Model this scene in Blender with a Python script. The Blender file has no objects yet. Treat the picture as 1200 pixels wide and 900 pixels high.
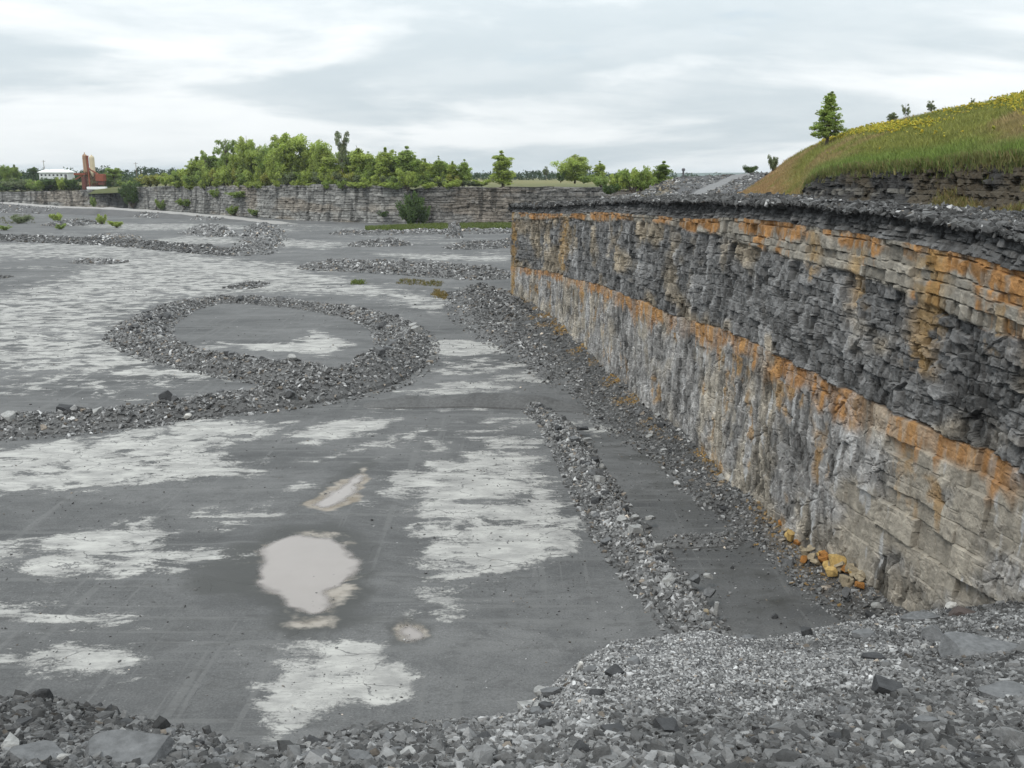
import bpy, math, random
import numpy as np

rng = np.random.default_rng(11)
random.seed(11)
SC = bpy.context.scene
COL = SC.collection
R = math.radians

# ------------------------------------------------------------------ camera
F, HZ, H = 1120.0, 207.0, 16.0
PT = math.atan((450 - HZ) / F)
CP, SP = math.cos(PT), math.sin(PT)

def at_z(u, v, z=0.0):
    a, b = (u - 600) / F, (450 - v) / F
    t = (z - H) / (-SP + CP * b)
    return np.array([a * t, (CP + SP * b) * t, z])

def at_y(u, v, y):
    a, b = (u - 600) / F, (450 - v) / F
    t = y / (CP + SP * b)
    return np.array([a * t, y, H + t * (-SP + CP * b)])

def to_uv(x, y, z):
    t = y * CP - (z - H) * SP
    return 600 + F * x / t, 450 - F * (y * SP + (z - H) * CP) / t

cam = bpy.data.objects.new('camera', bpy.data.cameras.new('camera'))
COL.objects.link(cam)
cam.location = (0, 0, H)
cam.rotation_euler = (math.pi / 2 - PT, 0, 0)
cam.data.sensor_width = 36
cam.data.lens = F / 1200 * 36
cam.data.clip_start = 0.1
cam.data.clip_end = 60000
SC.camera = cam

# ------------------------------------------------------------------ noise
def hsh(ix, iy, seed=0):
    h = (ix.astype(np.int64) * 374761393 + iy.astype(np.int64) * 668265263 + seed * 1274126177) & 0xFFFFFFFF
    h = ((h ^ (h >> 13)) * 1274126177) & 0xFFFFFFFF
    h = ((h ^ (h >> 16)) * 2246822519) & 0xFFFFFFFF
    return ((h ^ (h >> 15)) & 0xFFFFFF) / float(0x1000000)

def vn(x, y, seed=0):
    x = np.asarray(x, float); y = np.asarray(y, float)
    x, y = np.broadcast_arrays(x, y)
    ix, iy = np.floor(x), np.floor(y)
    fx, fy = x - ix, y - iy
    fx = fx * fx * (3 - 2 * fx); fy = fy * fy * (3 - 2 * fy)
    a = hsh(ix, iy, seed); b = hsh(ix + 1, iy, seed)
    c = hsh(ix, iy + 1, seed); d = hsh(ix + 1, iy + 1, seed)
    return (a + (b - a) * fx) * (1 - fy) + (c + (d - c) * fx) * fy

def fbm(x, y, seed=0, o=4, g=0.5):
    s, a, n = 0, 1, 0
    for i in range(o):
        s = s + a * vn(x * 2 ** i + 17.3 * i, y * 2 ** i + 5.1 * i, seed + i)
        n += a; a *= g
    return s / n

def worley(x, y, seed=0, jit=0.9):
    ix, iy = np.floor(x), np.floor(y)
    f1 = np.full(x.shape, 9.0); f2 = f1.copy()
    hid = np.zeros(x.shape); dx = hid.copy(); dy = hid.copy(); h2 = hid.copy()
    for i in (-1, 0, 1):
        for j in (-1, 0, 1):
            cx = ix + i; cy = iy + j
            px = cx + 0.5 + jit * (hsh(cx, cy, seed) - 0.5)
            py = cy + 0.5 + jit * (hsh(cx, cy, seed + 1) - 0.5)
            ex, ey = x - px, y - py
            d = np.sqrt(ex * ex + ey * ey)
            m = d < f1
            f2 = np.where(m, f1, np.minimum(f2, d))
            f1 = np.where(m, d, f1)
            hid = np.where(m, hsh(cx, cy, seed + 2), hid)
            h2 = np.where(m, hsh(cx, cy, seed + 3), h2)
            dx = np.where(m, ex, dx); dy = np.where(m, ey, dy)
    return f1, f2, hid, h2, dx, dy

def sst(a, b, x):
    t = np.clip((x - a) / (b - a), 0, 1)
    return t * t * (3 - 2 * t)

def mix(a, b, t):
    t = np.asarray(t)[..., None]
    return np.asarray(a) * (1 - t) + np.asarray(b) * t

def ip(x, table):
    k = sorted(table)
    return np.interp(x, k, [table[i] for i in k])

def sdf(x, y, poly):
    P = np.asarray(poly, float)
    d = np.full(x.shape, 1e9); ins = np.zeros(x.shape, bool)
    for i in range(len(P)):
        ax, ay = P[i]; bx, by = P[(i + 1) % len(P)]
        ex, ey = bx - ax, by - ay
        t = np.clip(((x - ax) * ex + (y - ay) * ey) / (ex * ex + ey * ey + 1e-9), 0, 1)
        d = np.minimum(d, np.hypot(x - ax - t * ex, y - ay - t * ey))
        c = (ay > y) != (by > y)
        xi = ax + (y - ay) / np.where(abs(by - ay) < 1e-9, 1e-9, by - ay) * ex
        ins ^= c & (x < xi)
    return np.where(ins, -d, d)

# ------------------------------------------------------------------ meshes
def mesh_np(name, V, Fc, mats, col=None, attrs=None, smooth=False, midx=None):
    me = bpy.data.meshes.new(name)
    V = np.ascontiguousarray(V, np.float32).reshape(-1, 3)
    groups = Fc if isinstance(Fc, list) else [Fc]
    groups = [np.asarray(g, np.int32) for g in groups if len(g)]
    nl = sum(g.size for g in groups); nf = sum(len(g) for g in groups)
    me.vertices.add(len(V)); me.vertices.foreach_set('co', V.ravel())
    me.loops.add(nl); me.loops.foreach_set('vertex_index', np.concatenate([g.ravel() for g in groups]))
    me.polygons.add(nf)
    tot = np.concatenate([np.full(len(g), g.shape[1], np.int32) for g in groups])
    st = np.concatenate([[0], np.cumsum(tot)[:-1]]).astype(np.int32)
    me.polygons.foreach_set('loop_start', st)
    me.polygons.foreach_set('loop_total', tot)
    for m in (mats if isinstance(mats, (list, tuple)) else [mats]):
        me.materials.append(m)
    if midx is not None:
        me.polygons.foreach_set('material_index', np.asarray(midx, np.int32))
    me.update(calc_edges=True)
    me.polygons.foreach_set('use_smooth', np.full(nf, bool(smooth)))
    if col is not None:
        c = np.ones((len(V), 4), np.float32); c[:, :3] = np.asarray(col).reshape(-1, 3)
        a = me.color_attributes.new('Col', 'FLOAT_COLOR', 'POINT')
        a.data.foreach_set('color', c.ravel())
    for k, v in (attrs or {}).items():
        a = me.attributes.new(k, 'FLOAT', 'POINT')
        a.data.foreach_set('value', np.ascontiguousarray(v, np.float32).ravel())
    me.validate()
    return me

def link(name, me, parent=None):
    o = bpy.data.objects.new(name, me)
    COL.objects.link(o)
    if parent: o.parent = parent
    return o

def tag(o, label, cat, group=None, kind=None):
    o['label'] = label; o['category'] = cat
    if group: o['group'] = group
    if kind: o['kind'] = kind
    return o

def empty(name, loc, rz=0):
    o = bpy.data.objects.new(name, None); COL.objects.link(o)
    o.location = loc; o.rotation_euler = (0, 0, rz)
    o.empty_display_size = 0.3
    return o

def gridfaces(n, m):
    i = np.arange(n * m).reshape(n, m)
    return np.stack([i[:-1, :-1], i[1:, :-1], i[1:, 1:], i[:-1, 1:]], -1).reshape(-1, 4)

# ------------------------------------------------------------------ materials
def newmat(name):
    m = bpy.data.materials.new(name); m.use_nodes = True
    nt = m.node_tree; nt.nodes.clear()
    return m, nt, nt.nodes, nt.links

def nd(nt, t, **kw):
    n = nt.nodes.new(t)
    for k, v in kw.items():
        if k.startswith('i_'):
            n.inputs[k[2:].replace('_', ' ')].default_value = v
        else:
            setattr(n, k, v)
    return n

def col_mat(name, base=None, rough=0.9, nscale=3.0, namp=0.35, bump=0.3, bscale=8.0, spec=0.25, bdist=0.05, trans=0.0):
    """material reading the tint of each piece, with fine grain and bump"""
    m, nt, N, L = newmat(name)
    out = nd(nt, 'ShaderNodeOutputMaterial'); p = nd(nt, 'ShaderNodeBsdfPrincipled')
    p.inputs['Roughness'].default_value = rough
    p.inputs['Specular IOR Level'].default_value = spec
    if base is None:
        a = nd(nt, 'ShaderNodeAttribute', attribute_name='Col'); src = a.outputs['Color']
    else:
        a = nd(nt, 'ShaderNodeRGB'); a.outputs[0].default_value = (*base, 1); src = a.outputs[0]
    geo = nd(nt, 'ShaderNodeNewGeometry')
    n1 = nd(nt, 'ShaderNodeTexNoise', i_Scale=nscale, i_Detail=6.0, i_Roughness=0.65)
    L.new(geo.outputs['Position'], n1.inputs['Vector'])
    mr = nd(nt, 'ShaderNodeMapRange'); mr.inputs['From Min'].default_value = 0.25; mr.inputs['From Max'].default_value = 0.75
    mr.inputs['To Min'].default_value = 1 - namp; mr.inputs['To Max'].default_value = 1 + namp
    L.new(n1.outputs['Fac'], mr.inputs['Value'])
    mx = nd(nt, 'ShaderNodeMix', data_type='RGBA', blend_type='MULTIPLY'); mx.inputs['Factor'].default_value = 1
    L.new(src, mx.inputs['A']); L.new(mr.outputs['Result'], mx.inputs['B'])
    L.new(mx.outputs['Result'], p.inputs['Base Color'])
    if bump:
        n2 = nd(nt, 'ShaderNodeTexNoise', i_Scale=bscale, i_Detail=5.0, i_Roughness=0.6)
        L.new(geo.outputs['Position'], n2.inputs['Vector'])
        b = nd(nt, 'ShaderNodeBump', i_Strength=bump, i_Distance=bdist)
        L.new(n2.outputs['Fac'], b.inputs['Height']); L.new(b.outputs['Normal'], p.inputs['Normal'])
    if trans:
        tr = nd(nt, 'ShaderNodeBsdfTranslucent'); L.new(mx.outputs['Result'], tr.inputs['Color'])
        ms = nd(nt, 'ShaderNodeMixShader'); ms.inputs['Fac'].default_value = trans
        L.new(p.outputs[0], ms.inputs[1]); L.new(tr.outputs[0], ms.inputs[2])
        L.new(ms.outputs[0], out.inputs['Surface'])
    else:
        L.new(p.outputs[0], out.inputs['Surface'])
    return m

M_STONE = col_mat('rubble_stone', rough=0.88, nscale=9, namp=0.42, bump=0.6, bscale=22, bdist=0.03)
M_DUST = col_mat('stone_dust', rough=0.95, nscale=5, namp=0.3, bump=0.5, bscale=20, bdist=0.04)
M_WALL = col_mat('quarried_limestone', rough=0.88, nscale=2.2, namp=0.38, bump=0.55, bscale=7, bdist=0.10)
M_LEAF = col_mat('leaves', rough=0.65, nscale=1.5, namp=0.15, bump=0, trans=0.45)
M_GRASS = col_mat('grass_blades', rough=0.8, nscale=0.5, namp=0.2, bump=0, trans=0.25)
M_SOIL = col_mat('hill_soil', rough=0.95, nscale=1.2, namp=0.35, bump=0.5, bscale=5, bdist=0.1)
M_BARK = col_mat('bark', base=(0.09, 0.075, 0.06), nscale=4, bump=0.4)

# ------------------------------------------------------------------ stones
def ico(sub):
    import bmesh
    bm = bmesh.new(); bmesh.ops.create_icosphere(bm, subdivisions=sub, radius=1)
    bm.verts.ensure_lookup_table()
    v = np.array([x.co[:] for x in bm.verts]); f = np.array([[q.index for q in p.verts] for p in bm.faces])
    bm.free(); return v, f

def chisel(v, planes, r):
    v = v.copy()
    for _ in range(planes):
        n = r.normal(size=3); n /= np.linalg.norm(n)
        c = r.uniform(0.45, 0.8)
        d = v @ n - c
        v -= np.where(d > 0, d, 0)[:, None] * n
    return v

I1, IF1 = ico(1); I2, IF2 = ico(2); I3, IF3 = ico(3)
def shard(r, k):
    import bmesh
    bm = bmesh.new()
    for _ in range(k):
        q = r.uniform(-1, 1, 3); q[r.integers(0, 3)] = r.choice([-1, 1]) * r.uniform(0.75, 1)
        q *= np.array([1, 0.9, 0.9]); bm.verts.new(q)
    res = bmesh.ops.convex_hull(bm, input=bm.verts)
    junk = list({e for e in res['geom_interior'] + res['geom_unused'] if isinstance(e, bmesh.types.BMVert)})
    bmesh.ops.delete(bm, geom=junk, context='VERTS')
    bmesh.ops.triangulate(bm, faces=bm.faces)
    bm.verts.index_update()
    v = np.array([x.co[:] for x in bm.verts]); f = np.array([[q.index for q in p.verts] for p in bm.faces]); bm.free()
    return v / np.abs(v).max(), f
_r = np.random.default_rng(3)
SMALL = [shard(_r, 11) for _ in range(20)]
MED = [shard(_r, 18) for _ in range(20)]

def rotmats(n, tilt, r):
    a = r.uniform(0, 2 * np.pi, n); b = r.normal(0, tilt, n); c = r.normal(0, tilt, n)
    ca, sa, cb, sb, cc, sc = np.cos(a), np.sin(a), np.cos(b), np.sin(b), np.cos(c), np.sin(c)
    z, o = np.zeros(n), np.ones(n)
    Rz = np.stack([ca, -sa, z, sa, ca, z, z, z, o], 1).reshape(n, 3, 3)
    Rx = np.stack([o, z, z, z, cb, -sb, z, sb, cb], 1).reshape(n, 3, 3)
    Ry = np.stack([cc, z, sc, z, o, z, -sc, z, cc], 1).reshape(n, 3, 3)
    return Rz @ Rx @ Ry

def stones(pos, size, col, flat=0.6, tilt=0.5, med=False, r=rng):
    """arrays for many loose stones"""
    n = len(pos); lib = MED if med else SMALL
    pos, size, col = np.asarray(pos), np.asarray(size), np.asarray(col)
    pick = r.integers(0, len(lib), n); Vs, Fs, Cs, off = [], [], [], 0
    sc = np.stack([np.ones(n), r.uniform(0.5, 0.95, n), r.uniform(0.55, 1.35, n) * flat], 1) * size[:, None]
    RM_ = rotmats(n, tilt, r)
    for i, (bv, bf) in enumerate(lib):
        m = np.where(pick == i)[0]
        if not len(m): continue
        V = np.einsum('nij,nkj->nki', RM_[m], bv[None] * sc[m][:, None, :]) + pos[m][:, None, :]
        k = len(bv)
        Vs.append(V.reshape(-1, 3)); Fs.append((bf[None] + (np.arange(len(m)) * k)[:, None, None]).reshape(-1, 3) + off)
        Cs.append(np.repeat(col[m], k, 0)); off += k * len(m)
    return np.concatenate(Vs), np.concatenate(Fs), np.concatenate(Cs)

def stone_cols(n, lo=0.07, hi=0.28, r=rng, warm=0.06, pale=0.05):
    v = lo + (hi * 1.35 - lo) * r.beta(1.2, 2.2, n)
    v = np.where(r.random(n) < pale, r.uniform(0.3, 0.5, n), v)
    c = np.stack([v * 1.0, v, v * 1.0], 1)
    w = r.random(n) < warm
    c[w] *= np.array([1.16, 1.0, 0.84])
    return c

class Bag:
    """collects arrays that end as ONE mesh object"""
    def __init__(s): s.V, s.C, s.T, s.Q, s.n = [], [], [], [], 0
    def add(s, V, Fa, C):
        V = np.asarray(V).reshape(-1, 3); Fa = np.asarray(Fa)
        C = np.broadcast_to(np.asarray(C), V.shape)
        s.V.append(V); s.C.append(C)
        (s.T if Fa.shape[1] == 3 else s.Q).append(Fa + s.n); s.n += len(V)
    def mesh(s, name, mat, smooth=False):
        fs = []
        if s.T: fs.append(np.concatenate(s.T))
        if s.Q: fs.append(np.concatenate(s.Q))
        return mesh_np(name, np.concatenate(s.V), fs, mat, col=np.concatenate(s.C), smooth=smooth)

# ------------------------------------------------------------------ the main wall
PATH = np.array([(22.6, 5), (18.6, 17), (14.9, 30.6), (12.75, 38), (12.0, 42.3), (11.3, 48.4), (10.4, 56.4), (8.9, 64.5),
                 (7.5, 80.5), (5.0, 100), (2.9, 113), (0.7, 119.5), (-0.35, 123), (0.6, 127), (6, 131), (22, 136), (60, 142)], float)
seg = np.hypot(*np.diff(PATH, axis=0).T); PS = np.concatenate([[0], np.cumsum(seg)])

def path_at(s):
    # gently rounded
    acc = 0
    for o in (-1.5, -0.75, 0, 0.75, 1.5):
        q = np.clip(s + o, 0, PS[-1])
        acc = acc + np.stack([np.interp(q, PS, PATH[:, 0]), np.interp(q, PS, PATH[:, 1])], -1)
    return acc / 5

def path_nrm(s):
    d = path_at(s + 0.5) - path_at(s - 0.5)
    d /= np.linalg.norm(d, axis=-1, keepdims=True)
    return np.stack([-d[..., 1], d[..., 0]], -1)        # towards the pit

V_TOP = {560: 252, 597: 250, 650: 251, 700: 250, 750: 252, 800: 255, 850: 258, 900: 262, 950: 268, 1000: 275, 1050: 283, 1100: 293, 1150: 305, 1200: 320, 1300: 347, 1500: 400}
V_MID = {560: 316, 597: 314, 640: 318, 700: 335, 760: 357, 800: 371, 850: 391, 900: 416, 950: 440, 1000: 463, 1050: 485, 1100: 508, 1150: 530, 1200: 553, 1300: 605, 1500: 700}

def z_from_v(x, y, vt):
    z = np.full(np.shape(x), 8.0)
    for _ in range(12):
        u, _v = to_uv(x, y, z)
        b = (450 - ip(np.clip(u, 560, 1500), vt)) / F
        z = H + y / (CP + SP * b) * (-SP + CP * b)
    return z

sv = [0.0]
while sv[-1] < PS[-1]:
    q = path_at(np.array(sv[-1]))
    yy = max(q[1], 12)
    fine = 22 < q[1] < 126.5 and sv[-1] < PS[-4]
    sv.append(sv[-1] + (yy / 760 if fine else 0.3))
S = np.array(sv); NS = len(S)
PXY = path_at(S); PN = path_nrm(S)
inv = (PXY[:, 1] > 24) & (S < PS[12])
zt = z_from_v(PXY[:, 0], np.maximum(PXY[:, 1], 20), V_TOP)
zm = z_from_v(PXY[:, 0], np.maximum(PXY[:, 1], 20), V_MID)
def settle(z):      # hold the heights steady out of view, smooth in view
    i0 = np.argmax(PXY[:, 1] > 24); i1 = np.argmax(S > PS[11])
    z = z.copy(); z[:i0] = z[i0]; z[i1:] = z[i1]
    k = np.ones(41) / 41
    return np.convolve(np.pad(z, 20, mode='edge'), k, 'valid')
zt, zm = settle(zt), settle(zm)
CAPH = 1.15                                              # dark shaly cap above the orange course
print('wall z top', zt[::150].round(1), 'mid', zm[::150].round(1))

NZ = 330
Tz = np.linspace(0, 1, NZ)
SS = np.repeat(S[:, None], NZ, 1)
ZT, ZM = zt[:, None], zm[:, None]
Z = -0.6 + (ZT + CAPH + 0.6) * Tz[None, :]
und = 0.5 * (fbm(SS * 0.09, SS * 0, 5, 2) - 0.5) + 0.22 * (fbm(SS * 0.7, Z * 0.4, 6, 3) - 0.5)
W = Z - ZM + und                                         # height above the middle bed
WT = Z - ZT + und * 0.6                                  # height above the top of the orange course

def courses(s, w, lo, hi, tmin, tmax, wmin, wmax, seed):
    r = np.random.default_rng(seed)
    b = [lo]
    while b[-1] < hi: b.append(b[-1] + r.uniform(tmin, tmax))
    b = np.array(b); li = np.clip(np.searchsorted(b, w) - 1, 0, len(b) - 2)
    wd = r.uniform(wmin, wmax, len(b)); of = r.uniform(0, 50, len(b))
    q = (s + of[li]) / wd[li] + 0.5 * vn(s / wd[li] * 0.8, li * 3.7, seed)
    ci = np.floor(q); fq = q - ci
    dj = np.minimum(fq, 1 - fq) * wd[li]
    db = np.minimum(w - b[li], b[li + 1] - w)
    return li, ci, dj, db, hsh(ci, li, seed), hsh(ci, li, seed + 9), (fq - 0.5), (w - 0.5 * (b[li] + b[li + 1]))

big = 0.7 * (fbm(SS * 0.11, Z * 0.05, 21, 3) - 0.5) + 0.35 * (fbm(SS * 0.45, Z * 0.22, 22, 3) - 0.5)
warp = 0.35 * (fbm(SS * 0.9, Z * 0.9, 31, 3) - 0.5)
# upper beds: broken dark blocks
w2 = 0.22 * (fbm(SS * 1.3, W * 1.3, 33, 3) - 0.5)
f1b, f2b, c1b, c2b, dxb, dyb = worley(SS / 1.7 + warp, W / 1.5 + warp, 61)
pick = c2b > 0.5
A = courses(SS + w2, W + 1.2 * w2 + 0.16 * (c1b - 0.5), -20, 20, 0.22, 0.85, 0.25, 0.95, 41)
B = courses(SS + w2 + 0.12 * W, W + 1.2 * w2 + 0.30 * (c1b - 0.5), -20, 20, 0.35, 1.1, 0.22, 0.7, 43)
li, ci, dj, db, h1, h2, fq, fw = [np.where(pick, a_, b_) for a_, b_ in zip(A, B)]
h3 = hsh(ci, li, 77)
up = 0.20 * (h1 - 0.5) - 0.16 * (h3 < 0.10) + 0.16 * (h2 - 0.5) * fq + 0.22 * (h3 - 0.5) * fw
up -= 0.12 * (1 - sst(0, 0.04, dj)) * (h2 > 0.25) + 0.10 * (1 - sst(0, 0.03, db)) * (h3 > 0.4)
bed = courses(SS, W + 0.4 * w2, -20, 20, 0.5, 1.4, 3.0, 9.0, 45)
up -= 0.13 * (1 - sst(0, 0.045, bed[3])) * (bed[4] > 0.25)
up += 0.10 * (hsh(bed[0], bed[0] * 0, 46) - 0.5)
f1, f2, c1, c2, dx, dy = worley(SS / 0.36 + 2 * w2, W / 0.5 + 2 * w2, 51)
up += 0.07 * (c1 - 0.5) + 0.17 * (c2 - 0.5) * dx + 0.15 * (hsh((c1 * 1e6).astype(int), (c2 * 1e6).astype(int), 5) - 0.5) * dy
f1s, f2s, c1s, c2s, dxs, dys = worley(SS / 0.16 + 3 * w2, W / 0.22 + 2 * w2, 53)
up += 0.05 * (c1s - 0.5) + 0.10 * (c2s - 0.5) * dxs
up += 0.22 * (c1b - 0.5) + 0.18 * (c2b - 0.5) * dxb
# lower beds: tight, with upright fractures
f1l, f2l, c1l, c2l, dxl, dyl = worley(SS / 0.5 + 2 * warp, W / 1.15 + 2 * warp, 71)
f1m, f2m, c1m, c2m, dxm, dym = worley(SS / 2.0 + warp, W / 4.2, 72)
f1n, f2n, c1n, c2n, dxn, dyn = worley(SS / 0.24 + 2 * warp, W / 0.5 + warp, 73)
lo = 0.20 * (c1l - 0.5) + 0.30 * (c2l - 0.5) * dxl + 0.16 * (c1m - 0.5) + 0.12 * (c2m - 0.5) * dxm
f1q, f2q, c1q, c2q, dxq, dyq = worley(SS / 0.9 + 2 * warp, W / 0.7 + 2 * warp, 76)
lo = 0.6 * lo + 0.14 * (c1q - 0.5) * (c2q > 0.5) + 0.16 * (c2q - 0.5) * dyq - 0.14 * (1 - sst(0, 0.06, f2q - f1q)) * (c1q > 0.72)
lo = lo + 0.09 * (c1n - 0.5) + 0.16 * (c2n - 0.5) * dxn + 0.10 * (c1n - 0.5) * dyn
lo -= 0.09 * (1 - sst(0, 0.09, f2l - f1l)) + 0.10 * (1 - sst(0, 0.03, f2m - f1m))
l2 = courses(SS, W + 0.25 * warp, -20, 20, 0.9, 1.9, 2.0, 5.0, 81)
lo -= 0.10 * (1 - sst(0, 0.035, l2[3])) * (vn(SS * 0.5, l2[0] * 5.0, 8) > 0.45)
# smooth beige planes low at the near end
l3 = courses(SS + 0.06 * W + 0.3 * warp, W + 0.3 * warp, -20, 20, 0.5, 1.5, 0.9, 2.6, 91)
pl = 0.30 * (l3[4] - 0.5) - 0.06 * (1 - sst(0, 0.03, l3[2])) * (l3[5] > 0.3) - 0.05 * (1 - sst(0, 0.025, l3[3])) + 0.20 * lo
YS = PXY[:, 1][:, None] + 0 * Z
plm = sst(0.40, 0.66, fbm(SS * 0.45, W * 0.5, 95, 4) + 0.40 * (1 - sst(31, 40, YS)) - 0.16 - 0.16 * sst(4.0, 6.5, -W)) * (W < 0.0)
lo = 0.8 * lo * (1 - plm) + pl * plm
# neat courses under the cap
oc = courses(SS + 0.2 * warp, WT + 0.2 * warp + 0.10 * (vn(SS * 1.3, 0 * SS, 99) - 0.5), -3, 2, 0.2, 0.62, 0.35, 1.5, 101)
occ = 0.20 * (oc[4] - 0.5) + 0.20 * (oc[5] - 0.5) * oc[6] + 0.16 * (c1l - 0.5) * (hsh(oc[1], oc[0], 4) > 0.45) + 0.05 * (c1n - 0.5) - 0.14 * (1 - sst(0, 0.028, oc[2])) - 0.15 * (1 - sst(0, 0.028, oc[3])) + 0.05 * (fbm(SS * 3, Z * 3, 7) - 0.5)
depth = (0.55 + 1.9 * fbm(SS * 0.12, 0 * SS, 111, 2)) * (1 - 0.62 * sst(38, 60, YS))
ocm = sst(-0.12, 0.12, WT + depth) * (WT < 0.03)
capm = (WT >= 0.03)
cpb = courses(SS + w2, WT + 0.6 * w2, -1, 3, 0.14, 0.34, 0.3, 0.9, 103)
cap = 0.16 + 0.22 * (cpb[4] - 0.5) + 0.16 * (c1 - 0.5) + 0.15 * (c2 - 0.5) * dx + 0.08 * (c1s - 0.5) - 0.10 * (1 - sst(0, 0.03, cpb[3])) - 0.08 * (1 - sst(0, 0.03, cpb[2]))
cap = cap - 0.55 * np.clip(WT, 0, 2)
upm = sst(-0.03, 0.03, W)
OUT = lo * (1 - upm) + (up + 0.02) * upm
OUT = OUT * (1 - ocm) + (occ + 0.12) * ocm
OUT = np.where(capm, cap, OUT)
OUT = OUT + big + 0.05 * (fbm(SS * 6, Z * 6, 15, 3) - 0.5) + 0.4 * (0.45 - Tz)[None, :]
WV = np.empty((NS, NZ, 3))
WV[..., 0] = PXY[:, 0][:, None] + PN[:, 0][:, None] * OUT
WV[..., 1] = PXY[:, 1][:, None] + PN[:, 1][:, None] * OUT
WV[..., 2] = Z
# natural colours of the beds and the iron stains
g_up = 0.038 + 0.075 * h1 ** 1.6 + 0.06 * c1 ** 2 + 0.06 * c1s ** 2 + 0.10 * (fbm(SS * 0.5, Z * 0.5, 121) - 0.5)
g_up = g_up.clip(0.03)
g_up = g_up + 0.12 * sst(0.60, 0.78, fbm(SS * 0.9, Z * 0.35, 122, 3))
Cu = np.stack([g_up, g_up * 1.0, g_up * 1.005], -1)
tanu = sst(0.50, 0.70, fbm(SS * 0.3, Z * 0.4, 125, 3) + 0.15 * sst(85, 115, YS))
Cu = mix(Cu, np.stack([g_up * 1.55, g_up * 1.3, g_up * 0.95], -1), tanu * 0.8)
g_lo = 0.185 + 0.05 * (c1m - 0.5) + 0.10 * (c1l - 0.5) + 0.15 * (c1n - 0.5) + 0.24 * (fbm(SS * 1.2, Z * 0.6, 131, 4) - 0.5)
streak = 0.5 * fbm(SS * 3.2, Z * 0.28, 132, 3) + 0.5 * fbm(SS * 2.6, Z * 1.9, 137, 4)
g_lo = g_lo.clip(0.05) * (0.62 + 0.75 * streak)
Cl = np.stack([g_lo * 1.02, g_lo, g_lo * 0.98], -1)
tan = sst(0.5, 0.72, fbm(SS * 0.35, Z * 0.22, 133, 3) + 0.12 * (1 - sst(32, 48, YS)) + 0.08 * sst(75, 105, YS))
Cl = mix(Cl, np.stack([g_lo * 1.38, g_lo * 1.2, g_lo * 0.92], -1), tan * 0.6)
gp = (0.25 + 0.07 * (l3[4] - 0.5) + 0.12 * (fbm(SS * 1.1, Z * 0.8, 136, 4) - 0.5)) * (0.62 + 0.7 * streak)
Cl = mix(Cl, np.stack([gp * 1.10, gp * 1.0, gp * 0.84], -1), plm)
wh = sst(0.68, 0.76, fbm(SS * 2.6, Z * 0.5, 134, 3)) * 0.8
Cl = mix(Cl, (0.36, 0.36, 0.36), wh * (W < 0))
Cc = mix(Cl, Cu, upm)
g_oc = 0.12 + 0.13 * oc[4] + 0.06 * (c1n - 0.5)
Co = np.stack([g_oc * 1.12, g_oc * 1.04, g_oc * 0.90], -1)
ochue = 0.55 + 0.6 * oc[5]
ochue = ochue * (0.6 + 0.8 * fbm(SS * 3, Z * 1.2, 142, 3))
orange = np.stack([0.31 * ochue, 0.165 * ochue, 0.065 * ochue], -1)
pst = fbm(SS * 0.30, 0 * SS, 141, 3) + 0.22 * (oc[5] - 0.5) - 0.26 * sst(0.30, 0.9, -WT) + 0.42 * (fbm(SS * 2.6, Z * 0.35, 145, 3) - 0.5) * sst(0.2, 0.8, -WT) + 0.30 * (fbm(SS * 1.6, Z * 0.7, 143, 3) - 0.5)
pst = pst - 0.035 + 0.05 * (1 - sst(30, 42, YS)) + 0.08 * sst(38, 46, YS) * (1 - sst(46, 56, YS))
Co = mix(Co, orange, sst(0.44, 0.58, pst) * (0.35 + 0.65 * sst(0.3, 0.5, fbm(SS * 5, Z * 2.0, 144, 3))))
Cc = mix(Cc, Co, ocm)
# middle orange bed and its drips
drip = 0.95 + 3.2 * np.clip(fbm(SS * 0.5, 0 * SS, 151, 3) - 0.40, 0, 1) + 2.6 * np.clip(vn(SS * 2.1, 0 * SS, 152) - 0.62, 0, 1)
drip = drip * (0.65 + 0.35 * (1 - sst(60, 110, YS)))
dm = sst(0.0, 0.05, -W + 0.05) * (1 - sst(0.55, 1.0, (-W) / drip))
dm = dm * sst(0.24, 0.42, fbm(SS * 0.55, Z * 0.35, 153, 3) + 0.15 * (0.8 + W).clip(-1, 0.8))
dm = dm * (0.25 + 0.75 * sst(0.34, 0.50, fbm(SS * 0.42, 0 * SS, 156, 3) + 0.10)) * (0.45 + 0.55 * sst(0.35, 0.6, fbm(SS * 4.2, Z * 0.5, 154, 3)))
oh = 0.65 + 0.8 * fbm(SS * 1.8, Z * 0.5, 155, 3)
Cd = np.stack([0.29 * oh, 0.150 * oh ** 1.3, 0.054 * oh ** 1.5], -1)
Cc = mix(Cc, Cd, dm * 0.92)
# rusty chutes in the upper beds and above the talus
for yc, wd_, lo_, hi_, st in ((32.5, 0.7, 0.25, 0.98, 0.7), (36.5, 0.5, 0.5, 0.9, 0.7), (27.6, 0.6, 0.5, 0.95, 0.7), (29.3, 0.35, 0.5, 0.8, 0.6), (98, 2.2, 0.05, 0.95, 0.7), (40, 0.5, 0.6, 0.95, 0.7),
                               (121.5, 1.2, -1.2, 0.98, 0.9)):
    t = W / (ZT - ZM)
    cx = yc + 0.9 * (fbm(Z * 0.4, 0 * Z, int(yc), 2) - 0.5)
    m_ = np.exp(-((YS - cx) / wd_) ** 2) * sst(lo_, lo_ + 0.08, t) * (1 - sst(hi_, hi_ + 0.04, t))
    m_ = m_ * sst(0.42, 0.56, fbm(SS * 2.2, Z * 1.6, 161, 3) + 0.12 * m_)
    yel = np.stack([0.27 * oh, 0.175 * oh, 0.070 * oh], -1)
    Cc = mix(Cc, yel if yc not in (121.5,) else yel * 0.8, np.clip(m_ * st, 0, 1))
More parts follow.
